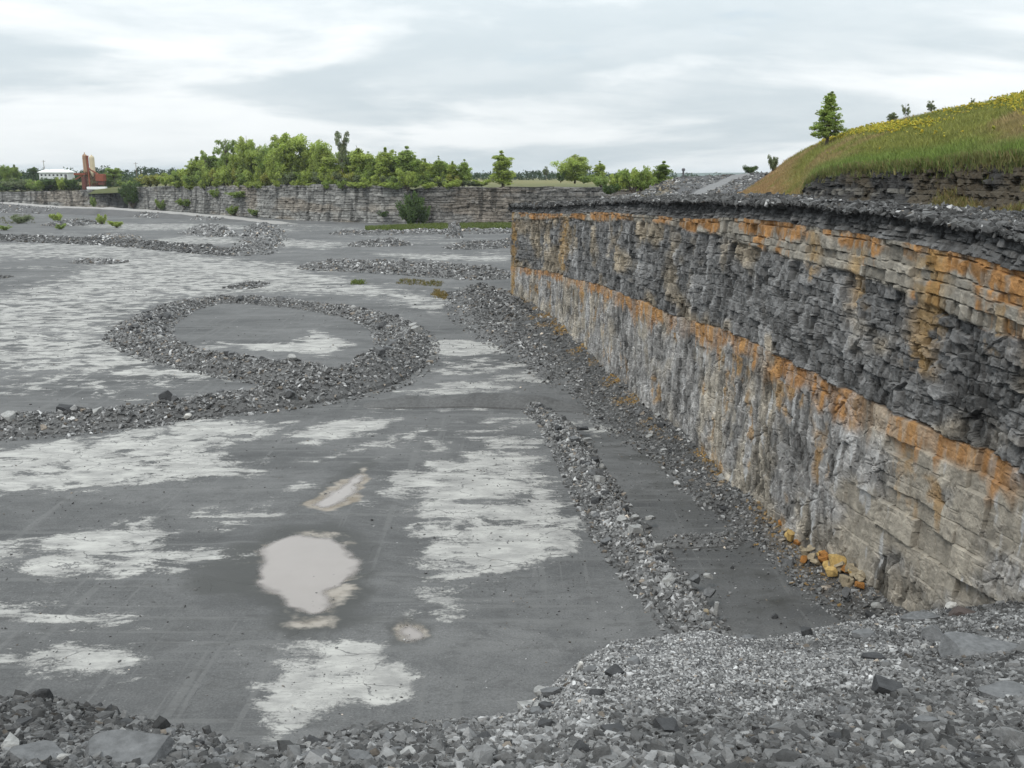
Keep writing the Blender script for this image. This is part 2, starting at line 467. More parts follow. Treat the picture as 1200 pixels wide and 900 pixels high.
bm_ = sst(0.60, 0.70, fbm(SS * 0.55, Z * 0.45, 171, 3)) * (W < -1) * (YS > 31)
Cc = mix(Cc, np.stack([0.25 * oh, 0.15 * oh, 0.055 * oh], -1), bm_ * 0.7 * sst(0.4, 0.6, streak))
gc = 0.026 + 0.05 * cpb[4] ** 2 + 0.05 * c1 ** 2 + 0.04 * c1s ** 2
Cc = np.where(capm[..., None], np.stack([gc, gc, gc * 1.01], -1), Cc)
wall = link('quarry_wall', mesh_np('quarry_wall', WV.reshape(-1, 3), gridfaces(NS, NZ), M_WALL, col=Cc.reshape(-1, 3).clip(0.01, 0.7)))
tag(wall, 'tall dark layered quarry wall with two rusty orange bands along the right', 'rock face')

# ------------------------------------------------------------------ loft helper in plan
def loft(us, layers, counts, noise=0.0, nscale=0.5, seed=0):
    """us: column ids; layers: list of (n,3) lines; counts: rows between the lines"""
    rows = []
    for k in range(len(layers) - 1):
        A, B = layers[k], layers[k + 1]
        c = counts[k]
        for j in range(c + (1 if k == len(layers) - 2 else 0)):
            t = j / c
            rows.append(A * (1 - t) + B * t)
    G = np.array(rows)                       # rows, cols, 3
    if noise:
        G[..., 2] += noise * (fbm(G[..., 0] * nscale, G[..., 1] * nscale, seed, 4) - 0.5) * 2
    return G

def line(us, vtab, ytab):
    v = ip(us, vtab); y = ip(us, ytab)
    return np.array([at_y(a, b, c) for a, b, c in zip(us, v, y)])

# ------------------------------------------------------------------ bench above the wall
ub = np.concatenate([np.arange(598, 1330, 1.5)])
wu, wv_ = to_uv(PXY[:, 0], PXY[:, 1], zt + CAPH)
selw = (PXY[:, 1] > 21) & (S < PS[12])
ord_ = np.argsort(wu[selw])
yw = np.interp(ub, wu[selw][ord_], PXY[selw, 1][ord_])
zw = np.interp(ub, wu[selw][ord_], (zt + CAPH)[selw][ord_])
xw = np.interp(ub, wu[selw][ord_], PXY[selw, 0][ord_])
B0 = np.stack([xw - 0.05, yw, zw - 0.25], -1)
V_CR = {598: 245, 620: 243, 640: 241, 700: 238, 760: 234, 800: 232, 850: 231, 900: 231, 950: 234, 1000: 239, 1050: 243, 1100: 246, 1150: 248, 1200: 251, 1330: 258}
Y_CR = {598: 124.5, 640: 116, 700: 99, 800: 74, 900: 57, 1000: 47, 1100: 41, 1200: 36.5, 1330: 32}
B1 = line(ub, V_CR, Y_CR)
Y_BF = {598: 128, 640: 132, 720: 140, 800: 140, 870: 132, 940: 105, 1000: 88, 1100: 70, 1200: 58, 1330: 48}
V_BF = {598: 249, 640: 246, 720: 240, 800: 233, 870: 230, 900: 231, 940: 234, 1000: 241, 1100: 247, 1200: 252, 1330: 260}
B2 = line(ub, V_BF, Y_BF)
BM = B0 * 0.5 + B1 * 0.5; BM[:, 2] += 0.1
G = loft(ub, [B0, BM, B1, B2], [7, 8, 14], 0.16, 0.8, 201)
B3 = B2 + np.array([1.0, 14, -0.1])
G = np.concatenate([G, B3[None]])
gb = 0.035 + 0.05 * fbm(G[..., 0] * 0.6, G[..., 1] * 0.6, 202, 4)
o = link('quarry_bench', mesh_np('quarry_bench', G, gridfaces(G.shape[0], G.shape[1]), M_DUST, col=np.stack([gb, gb, gb * 1.04], -1).reshape(-1, 3)))
o['kind'] = 'structure'
tag(o, 'dark stony bench on top of the quarry wall', 'bench', kind='structure')
# loose rubble lying on the bench
n = 36000
ci_ = rng.integers(0, len(ub), n)
wgt = (ub[ci_] - 560) / 700
tt = rng.beta(1.05, 1.6, n) * 15.9
r0 = np.floor(tt).astype(int); fr = (tt - r0)[:, None]
pos = G[r0, ci_] * (1 - fr) + G[np.minimum(r0 + 1, 15), ci_] * fr
pos[:, 2] += 0.02
dist = pos[:, 1]
size = (0.06 + 0.27 * rng.beta(1.0, 4.2, n)) * (0.7 + dist / 110)
b = Bag(); b.add(*stones(pos, size, stone_cols(n, 0.026, 0.105, warm=0.03, pale=0.02), 0.42, 0.75))
tag(link('rubble', b.mesh('bench_rubble', M_STONE)), 'dark broken rubble spread along the top of the quarry wall', 'rubble', kind='stuff')

# ------------------------------------------------------------------ bank, grassy hill
uk = np.concatenate([[938, 941], np.arange(944, 1332, 1.2)])
K0 = line(uk, {k: v + 4 for k, v in V_BF.items()}, Y_BF)
V_BT = {938: 226, 945: 214, 960: 203, 996: 195, 1050: 193, 1095: 190, 1140: 184, 1200: 183, 1330: 182}
Y_BT = {k: v + 3.2 for k, v in Y_BF.items()}
K1 = line(uk, V_BT, Y_BT)
nb = 70
tb = np.linspace(0, 1, nb)
K = K0[None] * (1 - tb[:, None, None]) + K1[None] * tb[:, None, None]
sb = np.cumsum(np.r_[0, np.hypot(*np.diff(K1[:, :2], axis=0).T)])[None, :] + 0 * K[..., 0]
zb = K[..., 2]
f1, f2, q1, q2, dx, dy = worley(sb / 0.7, zb / 0.45, 301)
cl = courses(sb, zb, 5, 25, 0.3, 0.6, 0.7, 2.0, 303)
face = 1 - sst(0.0, 0.2, np.abs(tb - 0.42) - 0.08)[:, None] * 1.0
offb = 0.5 * (q1 - 0.5) + 0.5 * (q2 - 0.5) * dx + 0.22 * (cl[4] - 0.5) - 0.06 * (1 - sst(0, 0.07, cl[3])) + 0.5 * (fbm(sb * 1.5, zb * 1.8, 307, 3) - 0.5) + 0.9 * (fbm(sb * 0.2, zb * 0.3, 305) - 0.5)
offb = offb * (1 - 0.85 * sst(0.75, 1.0, tb))[:, None] - 0.10 * sst(0.8, 1.0, tb)[:, None] + 0.9 * (1 - sst(0.0, 0.35, tb))[:, None]
K = K.copy(); K[..., 0] -= offb * 0.93; K[..., 1] -= offb * 0.35
gk = 0.020 + 0.018 * cl[4] + 0.024 * q1 ** 2
Ck = np.stack([gk * 1.04, gk, gk * 0.97], -1)
band = sst(0.30, 0.34, tb)[:, None] * (1 - sst(0.46, 0.5, tb))[:, None] * (1 - sst(1060, 1100, uk))[None, :]
Ck = mix(Ck, np.stack([0.09 + 0.1 * cl[4]] * 3, -1) * np.array([1.05, 1, 0.9]), band * (cl[4] > 0.4) * sst(0.35, 0.5, fbm(sb * 0.8, zb * 2, 308, 3)) * 0.85)
bro = sst(0.5, 0.68, fbm(sb * 0.25, zb * 0.5, 306, 3) + 0.25 * sst(1080, 1150, uk)[None, :])
Ck = mix(Ck, (0.085, 0.068, 0.045), bro * 0.8)
Ck = Ck * 0.72
o = link('rock_bank', mesh_np('rock_bank', K, gridfaces(nb, len(uk)), M_WALL, col=Ck.reshape(-1, 3)))
tag(o, 'low dark rock bank with one pale course under the grassy hill', 'rock bank')

uh = np.arange(858, 1345, 2.0)
HL0a = line(uh, {k: v - 1 for k, v in V_BF.items()}, Y_BF)
HL0b = line(uh, {**V_BT, 938: 224}, Y_BT)
w_ = sst(936, 946, uh)[:, None]
HL0 = HL0a * (1 - w_) + HL0b * w_
V_HC = {858: 231, 870: 226, 880: 220, 890: 213, 905: 201, 920: 189, 940: 178, 970: 166, 1000: 156, 1050: 144, 1100: 134, 1150: 124, 1200: 114, 1345: 90}
Y_HC = {858: 138, 870: 146, 905: 152, 940: 148, 1000: 135, 1100: 115, 1200: 100, 1345: 86}
HL1 = line(uh, V_HC, Y_HC)
HM = HL0 * 0.5 + HL1 * 0.5; HM[:, 2] += 0.5 * np.clip((uh - 900) / 60, 0, 1)
HL2 = HL1 + np.array([9, 25, -1.2])
HL3 = HL1 + np.array([60, 160, -14])
HG = loft(uh, [HL0, HM, HL1, HL2, HL3], [22, 22, 8, 5], 0.12, 0.4, 401)
def hill_cols(x, y, u, t):
    r1 = fbm(x * 0.13, y * 0.13, 411, 4); r2 = fbm(x * 0.5, y * 0.5, 412, 3)
    c = mix(np.array([0.150, 0.175, 0.045]), np.array([0.235, 0.235, 0.065]), r2)
    c = mix(c, (0.26, 0.205, 0.095), sst(0.48, 0.66, r1))
    dry = np.clip(1 - sst(900, 955, u) + 0.0, 0, 1)
    c = mix(c, np.array([0.29, 0.195, 0.100]), dry * 0.95 * sst(0.28, 0.5, r2 + 0.1))
    gr = sst(940, 955, u) * (1 - sst(0.05, 0.25, t))
    return mix(c, (0.13, 0.195, 0.045), gr * 0.8)
TH = np.linspace(0, 1, 44)
hc = hill_cols(HG[..., 0], HG[..., 1], np.broadcast_to(uh, HG.shape[:2]), np.r_[TH, np.ones(HG.shape[0] - 44)][:, None] + 0 * HG[..., 0])
hill = link('hill', mesh_np('hill', HG, gridfaces(*HG.shape[:2]), M_SOIL, col=hc.reshape(-1, 3) * 0.8))
tag(hill, 'grassy hill rising on the right above the quarry', 'hill', kind='structure')

def tufts(pos, hgt, col, nb=5, lean=0.35, wid=0.10, r=rng):
    """bunches of blades; each blade one tapering triangle pair"""
    n = len(pos)
    p = np.repeat(pos, nb, 0); h = np.repeat(hgt, nb) * r.uniform(0.6, 1.15, n * nb); c = np.repeat(col, nb, 0) * r.uniform(0.75, 1.3, (n * nb, 1))
    a = r.uniform(0, 2 * np.pi, n * nb); sp = np.repeat(hgt, nb) * 0.35
    p = p + np.stack([r.normal(0, 1, n * nb) * sp, r.normal(0, 1, n * nb) * sp, 0 * a], 1)
    d = np.stack([np.cos(a), np.sin(a), 0 * a], 1)
    w = np.repeat(hgt, nb)[:, None] * wid
    ln = r.normal(0, lean, (n * nb, 2)) * h[:, None]
    tip = p + np.concatenate([ln, h[:, None]], 1)
    mid = p * 0.5 + tip * 0.5; mid[:, 2] += 0.08 * h
    V = np.stack([p - d * w * 0.5, p + d * w * 0.5, mid + d * w * 0.5, mid - d * w * 0.5, tip], 1)
    k = (np.arange(n * nb) * 5)[:, None]
    T = np.array([[0, 1, 2], [0, 2, 3], [3, 2, 4]])
    Fa = (k[:, None] + T[None]).reshape(-1, 3)
    return V.reshape(-1, 3), Fa, np.repeat(c, 5, 0)

def on_grid(Gr, rr, cc):
    r0 = np.floor(rr).astype(int); c0 = np.floor(cc).astype(int)
    r0 = np.clip(r0, 0, Gr.shape[0] - 2); c0 = np.clip(c0, 0, Gr.shape[1] - 2)
    a = (rr - r0)[:, None]; b_ = (cc - c0)[:, None]
    return (Gr[r0, c0] * (1 - a) * (1 - b_) + Gr[r0 + 1, c0] * a * (1 - b_) + Gr[r0, c0 + 1] * (1 - a) * b_ + Gr[r0 + 1, c0 + 1] * a * b_)

n = 42000
rr = rng.uniform(0, 48, n); cc = rng.uniform(0, len(uh) - 1.01, n)
P = on_grid(HG, rr, cc); un = 858 + cc * 2
C = hill_cols(P[:, 0], P[:, 1], un, rr / 44)
hg = (0.30 + 0.35 * fbm(P[:, 0] * 0.3, P[:, 1] * 0.3, 421)) * rng.uniform(0.6, 1.3, n) * (0.6 + 0.4 * sst(900, 980, un))
b = Bag(); b.add(*tufts(P, hg, C * 1.05, 5))
nl_ = 5000                # turf hanging over the brink, weeds on the bank
ccl = rng.uniform(0, len(uk) - 1.01, nl_); rrl = 69 - rng.exponential(5.0, nl_)
kpl = rrl > 30 + 22 * vn(ccl * 0.07, 0 * ccl, 434)
Pl = on_grid(K, rrl[kpl], ccl[kpl])
b.add(*tufts(Pl, rng.uniform(0.25, 0.6, kpl.sum()), mix(np.array([0.11, 0.165, 0.04]), np.array([0.19, 0.16, 0.07]), rng.random(kpl.sum())), 5))
# grass hanging over and growing low on the bank at its right end
n2 = 2500
cc2 = rng.uniform(130, len(uk) - 1.01, n2); rr2 = rng.beta(1.3, 2.0, n2) * 40
keep = fbm(cc2 * 0.02, rr2 * 0.05, 431, 3) + 0.25 * sst(170, 230, cc2) > 0.58
P2 = on_grid(K, rr2[keep], cc2[keep])
b.add(*tufts(P2, rng.uniform(0.25, 0.55, keep.sum()), mix(np.array([0.14, 0.15, 0.045]), np.array([0.20, 0.14, 0.07]), rng.random(keep.sum())), 5))
tag(link('grass', b.mesh('hill_grass', M_GRASS)), 'rough green and brown grass covering the hill', 'grass', kind='stuff')
# goldenrod drifts
n = 22000
rr = rng.uniform(8, 44, n); cc = rng.uniform(30, len(uh) - 1.01, n)
un = 858 + cc * 2
den = fbm(un * 0.014 + rr * 0.05, rr * 0.11, 441, 3) + 0.25 * np.exp(-((rr - 37) / 8.0) ** 2) * sst(955, 985, un) + 0.10 * sst(1120, 1200, un) - 0.25 * (1 - sst(940, 985, un)) - 0.15 * (1 - sst(12, 22, rr))
keep = den + rng.normal(0, 0.11, n) > 0.685
P = on_grid(HG, rr[keep], cc[keep]); n = keep.sum()
P[:, 2] += rng.uniform(0.35, 0.75, n)
cy = mix(np.array([0.46, 0.36, 0.035]), np.array([0.27, 0.29, 0.045]), rng.random(n))
b = Bag(); b.add(*stones(P, rng.uniform(0.07, 0.16, n), cy, 0.8, 0.8))
b.add(*tufts(P - np.array([0, 0, 0.6]), np.full(n, 0.6), np.broadcast_to(np.array([0.11, 0.15, 0.035]), (n, 3)), 2))
tag(link('wildflowers', b.mesh('goldenrod', M_GRASS)), 'yellow wildflowers in drifts across the grassy hill', 'wildflowers', kind='stuff')

# ------------------------------------------------------------------ foliage
def leaves(centers, radii, per, size, cols, r=rng, squash=0.8):
    n = len(centers)
    c = np.repeat(centers, per, 0); ra = np.repeat(radii, per)
    d = r.normal(0, 1, (n * per, 3)); d /= np.linalg.norm(d, axis=1, keepdims=True)
    rad = ra * r.random(n * per) ** 0.45
    p = c + d * rad[:, None] * np.array([1, 1, squash])
    a = r.normal(0, 1, (n * per, 3)); a /= np.linalg.norm(a, axis=1, keepdims=True)
    b_ = np.cross(a, r.normal(0, 1, (n * per, 3))); b_ /= np.linalg.norm(b_, axis=1, keepdims=True)
    s = size * r.uniform(0.6, 1.3, (n * per, 1))
    V = np.stack([p - a * s, p + b_ * s * 0.55, p + a * s, p - b_ * s * 0.55], 1).reshape(-1, 3)
    Fa = np.arange(n * per * 4).reshape(-1, 4)
    C = np.repeat(np.repeat(cols, per, 0) * r.uniform(0.8, 1.25, (n * per, 1)), 4, 0)
    return V, Fa, C

def tube(pts, rad, k=6):
    pts = np.asarray(pts, float); n = len(pts)
    V = []
    for i in range(n):
        d = pts[min(i + 1, n - 1)] - pts[max(i - 1, 0)]; d /= np.linalg.norm(d) + 1e-9
        a = np.cross(d, [0.3, 0.9, 0.2]); a /= np.linalg.norm(a); b_ = np.cross(d, a)
        t = np.linspace(0, 2 * np.pi, k, endpoint=False)
        V.append(pts[i] + rad[i] * (np.cos(t)[:, None] * a + np.sin(t)[:, None] * b_))
    V = np.concatenate(V); Fa = []
    for i in range(n - 1):
        for j in range(k):
            Fa.append([i * k + j, i * k + (j + 1) % k, (i + 1) * k + (j + 1) % k, (i + 1) * k + j])
    return V, np.array(Fa)

def make_tree(kind, seed, tint):
    """unit-height tree: trunk mesh and crown mesh"""
    r = np.random.default_rng(seed)
    T = Bag(); bark = np.array([0.09, 0.08, 0.065])
    lean = r.normal(0, 0.03, 2)
    top = {'poplar': 0.95, 'round': 0.8, 'open': 0.88, 'conic': 0.98}[kind]
    tr = np.array([[lean[0] * h_ ** 2 + r.normal(0, 0.006), lean[1] * h_ ** 2 + r.normal(0, 0.006), h_] for h_ in np.linspace(-0.03, top, 9)])
    T.add(*tube(tr, np.linspace(0.022, 0.004, 9)), bark)
    cen, rad = [], []
    nl = {'poplar': 44, 'round': 34, 'open': 22, 'conic': 95}[kind]
    for i in range(nl):
        h_ = {'poplar': r.uniform(0.06, 0.9), 'round': r.uniform(0.08, 0.74), 'open': r.uniform(0.28, 0.8), 'conic': 0.1 + 0.85 * r.random() ** 1.2}[kind]
        a = r.uniform(0, 2 * np.pi)
        if kind == 'poplar':
            L_ = 0.19 * math.sin(min(1, (1.04 - h_) * 1.5) * 1.57) * r.uniform(0.4, 1.3); up = r.uniform(0.9, 2.2)
        elif kind == 'conic':
            L_ = 0.27 * (1.0 - h_) ** 1.15 * r.uniform(0.45, 1.25) + 0.015; up = r.uniform(0.3, 1.1)
        elif kind == 'round':
            L_ = 0.40 * math.sqrt(max(0.05, 1 - ((h_ - 0.45) / 0.42) ** 2)) * r.uniform(0.55, 1.0); up = r.uniform(0.3, 1.0)
        else:
            L_ = r.uniform(0.14, 0.36); up = r.uniform(0.4, 1.3)
        base = np.array([np.interp(h_, tr[:, 2], tr[:, 0]), np.interp(h_, tr[:, 2], tr[:, 1]), h_ * 0.85 if kind != 'conic' else h_])
        d = np.array([math.cos(a), math.sin(a), up]); d /= np.linalg.norm(d)
        pts = [base + d * L_ * t + np.array([0, 0, 0.04 * t * t]) for t in (0, 0.35, 0.7, 1.0)]
        T.add(*tube(pts, [0.008, 0.006, 0.004, 0.002], 4), bark)
        for t in ((0.55, 1.0) if kind != 'open' else (0.85, 1.0)):
            q = base + d * L_ * t + r.normal(0, 0.02, 3); cen.append(q)
            rad.append({'poplar': r.uniform(0.045, 0.095), 'round': r.uniform(0.07, 0.13), 'open': r.uniform(0.05, 0.10), 'conic': r.uniform(0.03, 0.06)}[kind])
    if kind in ('poplar', 'conic'):
        for h_ in r.uniform(0.4, 0.99, 16):
            cen.append(np.array([np.interp(h_, tr[:, 2], tr[:, 0]), np.interp(h_, tr[:, 2], tr[:, 1]), h_])); rad.append(0.07 * (1.05 - h_) + 0.012)
    cen, rad = np.array(cen), np.array(rad)
    cols = np.array(tint) * r.uniform(0.75, 1.25, (len(cen), 1)) * np.array([1, 1, 1]) + r.normal(0, 0.006, (len(cen), 3)) * np.array([1, .6, .3])
    per = {'poplar': 75, 'round': 110, 'open': 75, 'conic': 46}[kind]
    lv = leaves(cen, rad, per, {'poplar': 0.020, 'round': 0.023, 'open': 0.019, 'conic': 0.017}[kind], cols.clip(0.01, 0.5), r)
    C = Bag(); C.add(*lv)
    AV = np.concatenate(C.V); sz_ = np.percentile(AV[:, 2], 99.7); wd_ = np.percentile(np.hypot(AV[:, 0], AV[:, 1]), 96) * 2
    for b_ in (T, C):
        b_.V = [q * np.array([1 / wd_, 1 / wd_, 1 / sz_]) for q in b_.V]
    return T.mesh(kind + '_trunk', M_BARK), C.mesh(kind + '_crown', M_LEAF)

G_LT, G_MD, G_DK, G_GR = (0.320, 0.390, 0.095), (0.230, 0.305, 0.080), (0.080, 0.125, 0.038), (0.185, 0.220, 0.115)
TREES = {}
def tree_kind(kind, var, tint):
    k = (kind, var, tint)
    if k not in TREES: TREES[k] = make_tree(kind, 500 + var * 7 + len(kind), tint)
    return TREES[k]

def plant(name, u, vt, vb, y, width, kind, var, tint, label, cat='tree', group=None, zbase=None):
    base = at_y(u, vb, y)
    if zbase is not None: base[2] = zbase
    h_ = at_y(u, vt, y)[2] - base[2]
    wpx = width / F * y
    sx = wpx
    t = empty(name, base, random.uniform(0, 6.28))
    t.scale = (sx, sx, h_)
    tm, cm = tree_kind(kind, var, tint)
    link('trunk', tm, t); link('crown', cm, t)
    tag(t, label, cat, group)
    return t

def make_bush(seed, tint):
    r = np.random.default_rng(seed)
    T = Bag(); cen, rad = [], []
    for i in range(16):
        a = r.uniform(0, 6.28); L_ = r.uniform(0.25, 0.5); up = r.uniform(0.5, 1.8)
        d = np.array([math.cos(a), math.sin(a), up]); d /= np.linalg.norm(d)
        e = d * np.array([0.9, 0.9, 1]) * r.uniform(0.55, 0.85)
        T.add(*tube([np.zeros(3), e * 0.5 + r.normal(0, 0.02, 3), e], [0.02, 0.013, 0.006], 4), (0.08, 0.07, 0.05))
        for t in (0.5, 0.8, 1.0):
            cen.append(e * t + r.normal(0, 0.03, 3)); rad.append(r.uniform(0.09, 0.19))
    cen, rad = np.array(cen), np.array(rad)
    cols = np.array(tint) * r.uniform(0.75, 1.25, (len(cen), 1))
    C = Bag(); C.add(*leaves(cen, rad, 60, 0.042, cols, r))
    return T.mesh('bush_stems', M_BARK), C.mesh('bush_foliage', M_LEAF)
BUSH = {}
def bush(u, vt, vb, y, width, var, tint, label, group=None, name='bush', zbase=None):
    if (var, tint) not in BUSH: BUSH[(var, tint)] = make_bush(900 + var, tint)
    sm, fm = BUSH[(var, tint)]
    base = at_y(u, vb, y)
    if zbase is not None: base[2] = zbase
    h_ = at_y(u, vt, y)[2] - base[2]
    t = empty(name, base, random.uniform(0, 6.28))
    s = width / F * y / 1.15
    t.scale = (s, s, h_ / 0.88)
    link('stem', sm, t); link('foliage', fm, t)
    tag(t, label, 'bush', group)
    return t

# ------------------------------------------------------------------ the far walls and the land behind
def far_wall(name, pts, seed, label, tint=(1.0, 0.99, 0.95), base=0.19, stepm=0.28, nz=80):
    """pts: (u, v_top, y, z_foot)"""
    A = np.array([at_y(p[0], p[1], p[2]) for p in pts]); foot = np.array([p[3] for p in pts])
    sl = np.r_[0, np.cumsum(np.hypot(*np.diff(A[:, :2], axis=0).T))]
    s = np.arange(0, sl[-1], stepm)
    X = np.interp(s, sl, A[:, 0]); Y = np.interp(s, sl, A[:, 1]); ZT_ = np.interp(s, sl, A[:, 2]); ZF = np.interp(s, sl, foot)
    k = np.ones(25) / 25
    X = np.convolve(np.pad(X, 12, mode='edge'), k, 'valid'); Y = np.convolve(np.pad(Y, 12, mode='edge'), k, 'valid')
    ZT_ = ZT_ + 0.8 * (fbm(s * 0.15, 0 * s, seed + 1, 4) - 0.5)
    t = np.linspace(0, 1, nz)
    z = ZF[:, None] + (ZT_ - ZF)[:, None] * t[None]
    ss = np.repeat(s[:, None], nz, 1)
    dX, dY = np.gradient(X), np.gradient(Y); ln = np.hypot(dX, dY)
    nx, ny = dY / ln, -dX / ln                                  # towards the camera
    cl = courses(ss, z + 1.2 * (fbm(ss * 0.07, z * 0.1, seed, 3) - 0.5), -5, 40, 0.3, 1.5, 0.7, 2.6, seed)
    f1, f2, q1, q2, dx, dy = worley(ss / 1.5, z / 1.0, seed + 3)
    o_ = 0.35 * (cl[4] - 0.5) - 0.25 * (1 - sst(0, 0.16, cl[2])) - 0.34 * (1 - sst(0, 0.16, cl[3])) + 0.35 * (q1 - 0.5) + 0.5 * (q2 - 0.5) * dx
    o_ = o_ + 3.0 * (fbm(ss * 0.04, z * 0.03, seed + 5, 3) - 0.5) + 1.6 * (1 - t)[None, :] ** 2
    g = base * (0.55 + 0.8 * cl[4] * 0.6 + 0.4 * q1) * (0.6 + 0.8 * fbm(ss * 0.15, z * 0.5, seed + 7, 3))
    g = g * (1 - 0.55 * sst(0.56, 0.7, fbm(ss * 0.6, z * 0.08, seed + 8, 3)))
    c = np.stack([g * tint[0], g * tint[1], g * tint[2]], -1)
    brn = sst(0.5, 0.7, fbm(ss * 0.06, z * 0.2, seed + 9, 3))
    c = mix(c, c * np.array([1.06, 0.97, 0.88]), brn)
    Vv = np.stack([X[:, None] + nx[:, None] * o_, Y[:, None] + ny[:, None] * o_, z], -1)
    o = link(name, mesh_np(name, Vv, gridfaces(len(s), nz), M_WALL, col=c.reshape(-1, 3)))
    tag(o, label, 'rock face')
    return X, Y, ZT_

FW = [(150, 219, 480, 0), (200, 218, 460, 0), (260, 218, 420, 0), (330, 216.5, 375, 0), (400, 216, 350, 0), (462, 217.5, 338, 0), (476, 219, 336, 0), (484, 222, 342, 0)]
far_wall('quarry_wall', FW, 601, 'far pale grey quarry wall under the long row of trees', base=0.20, stepm=0.35)
FW2 = [(478, 223, 346, 0), (492, 219.5, 340, 0), (560, 219, 335, 0), (640, 219, 335, 0), (720, 219, 338, 0), (800, 219, 345, 0)]
far_wall('quarry_wall', FW2, 641, 'far brownish quarry wall behind the corner of the dark wall', tint=(1.0, 0.965, 0.92), base=0.14)
FW3 = [(-160, 226, 540, 0), (0, 225, 520, 0), (60, 224, 515, 0), (100, 222.5, 510, 0), (150, 222, 505, 0), (190, 222, 500, 0)]
far_wall('quarry_wall', FW3, 671, 'low far grey quarry wall beneath the red and cream works', base=0.18, stepm=0.5, nz=50)

# the upper land out to the horizon
uf = np.array([-900, -400, -160, 0, 60, 100, 150, 170, 200, 260, 330, 400, 462, 484, 492, 560, 640, 720, 800, 900, 1200, 1700], float)
L0 = line(uf, {-900: 225, 0: 225, 60: 224, 100: 222.5, 150: 220, 200: 218.5, 260: 218.5, 330: 217, 400: 216.5, 462: 218, 484: 222, 492: 220, 560: 219.5, 800: 219.5, 1700: 219.5},
          {-900: 545, -160: 541, 0: 521, 60: 516, 100: 511, 150: 482, 200: 461, 260: 421, 330: 376, 400: 351, 462: 339, 484: 345, 492: 341, 560: 336, 640: 336, 720: 339, 800: 346, 1700: 360})
def flat(y, z): return np.array([[(u - 600) / F * y * 1.02, y, z] for u in uf])
L00 = L0 + np.array([0, 0.2, -2.2]); L0 = L0 + np.array([0, 3.0, -0.25])
LL = [L00, L0, flat(640, 12.6), flat(900, 13.0), flat(2500, 13.0), flat(9000, 10.0), flat(10900, 8.0)]
UL = np.concatenate([loft(uf, LL[:3], [1, 10], 0.12, 0.05, 651), np.array(LL[3:])])
ul_c = mix(np.array([0.095, 0.105, 0.035]), np.array([0.165, 0.145, 0.06]), fbm(UL[..., 0] * 0.02, UL[..., 1] * 0.02, 655, 3))
_edge = np.clip(1 - np.arange(UL.shape[0]) / 7.0, 0, 1)[:, None] * np.ones(UL.shape[:2])
ul_c = mix(ul_c, (0.065, 0.075, 0.03), _edge * 0.9)
o = link('fields', mesh_np('fields', UL, gridfaces(*UL.shape[:2]), M_SOIL, col=ul_c.reshape(-1, 3), smooth=True))
tag(o, 'dry grassy fields behind the far quarry wall', 'field', kind='structure')
# distant wooded ridge
xr = np.linspace(-9000, 9000, 160)
zr = 24 + 34 * fbm(xr * 0.00045, 0 * xr, 661, 3)
rg = np.stack([np.stack([xr, 0 * xr + 6200, 0 * xr + 0], -1), np.stack([xr, 0 * xr + 6900, zr], -1), np.stack([xr, 0 * xr + 9000, zr * 0 + 4], -1)])
o = link('hills', mesh_np('hills', rg, gridfaces(3, 160), M_SOIL, col=np.broadcast_to(np.array([0.045, 0.07, 0.05]), (480, 3)), smooth=True))
tag(o, 'low blue wooded hills along the horizon', 'hill', kind='structure')
# far woods: one mass
b = Bag()
for (u0, u1, vt_, y_, n_) in ((-260, 235, 199, 800, 900), (-260, 150, 205, 620, 900), (150, 260, 209, 560, 300), (490, 730, 203, 900, 330), (-300, 1500, 205.5, 1500, 900)):
    us_ = rng.uniform(u0, u1, n_); dy_ = rng.uniform(0, 50, n_)
    ztop_ = np.array([at_y(u_, vt_ + 3.0 * (vn(np.array(u_ * 0.07), np.array(0.0), 3) - 0.5) * 2 + random.gauss(0, 0.8), y_)[2] for u_ in us_])
    zc = 9 + (ztop_ - 9) * rng.random(n_) ** 0.6
    ce = np.stack([(us_ - 600) / F * y_ * 1.02, y_ + dy_, zc], 1)
    b.add(*leaves(ce, rng.uniform(2.0, 4.0, n_) * y_ / 900, 26, 0.9 * y_ / 900, np.array([0.040, 0.066, 0.026]) * rng.uniform(0.6, 1.35, (n_, 1))))
tag(link('woods', b.mesh('woods', M_LEAF)), 'dark strip of woods far away along the skyline', 'woods', kind='stuff')

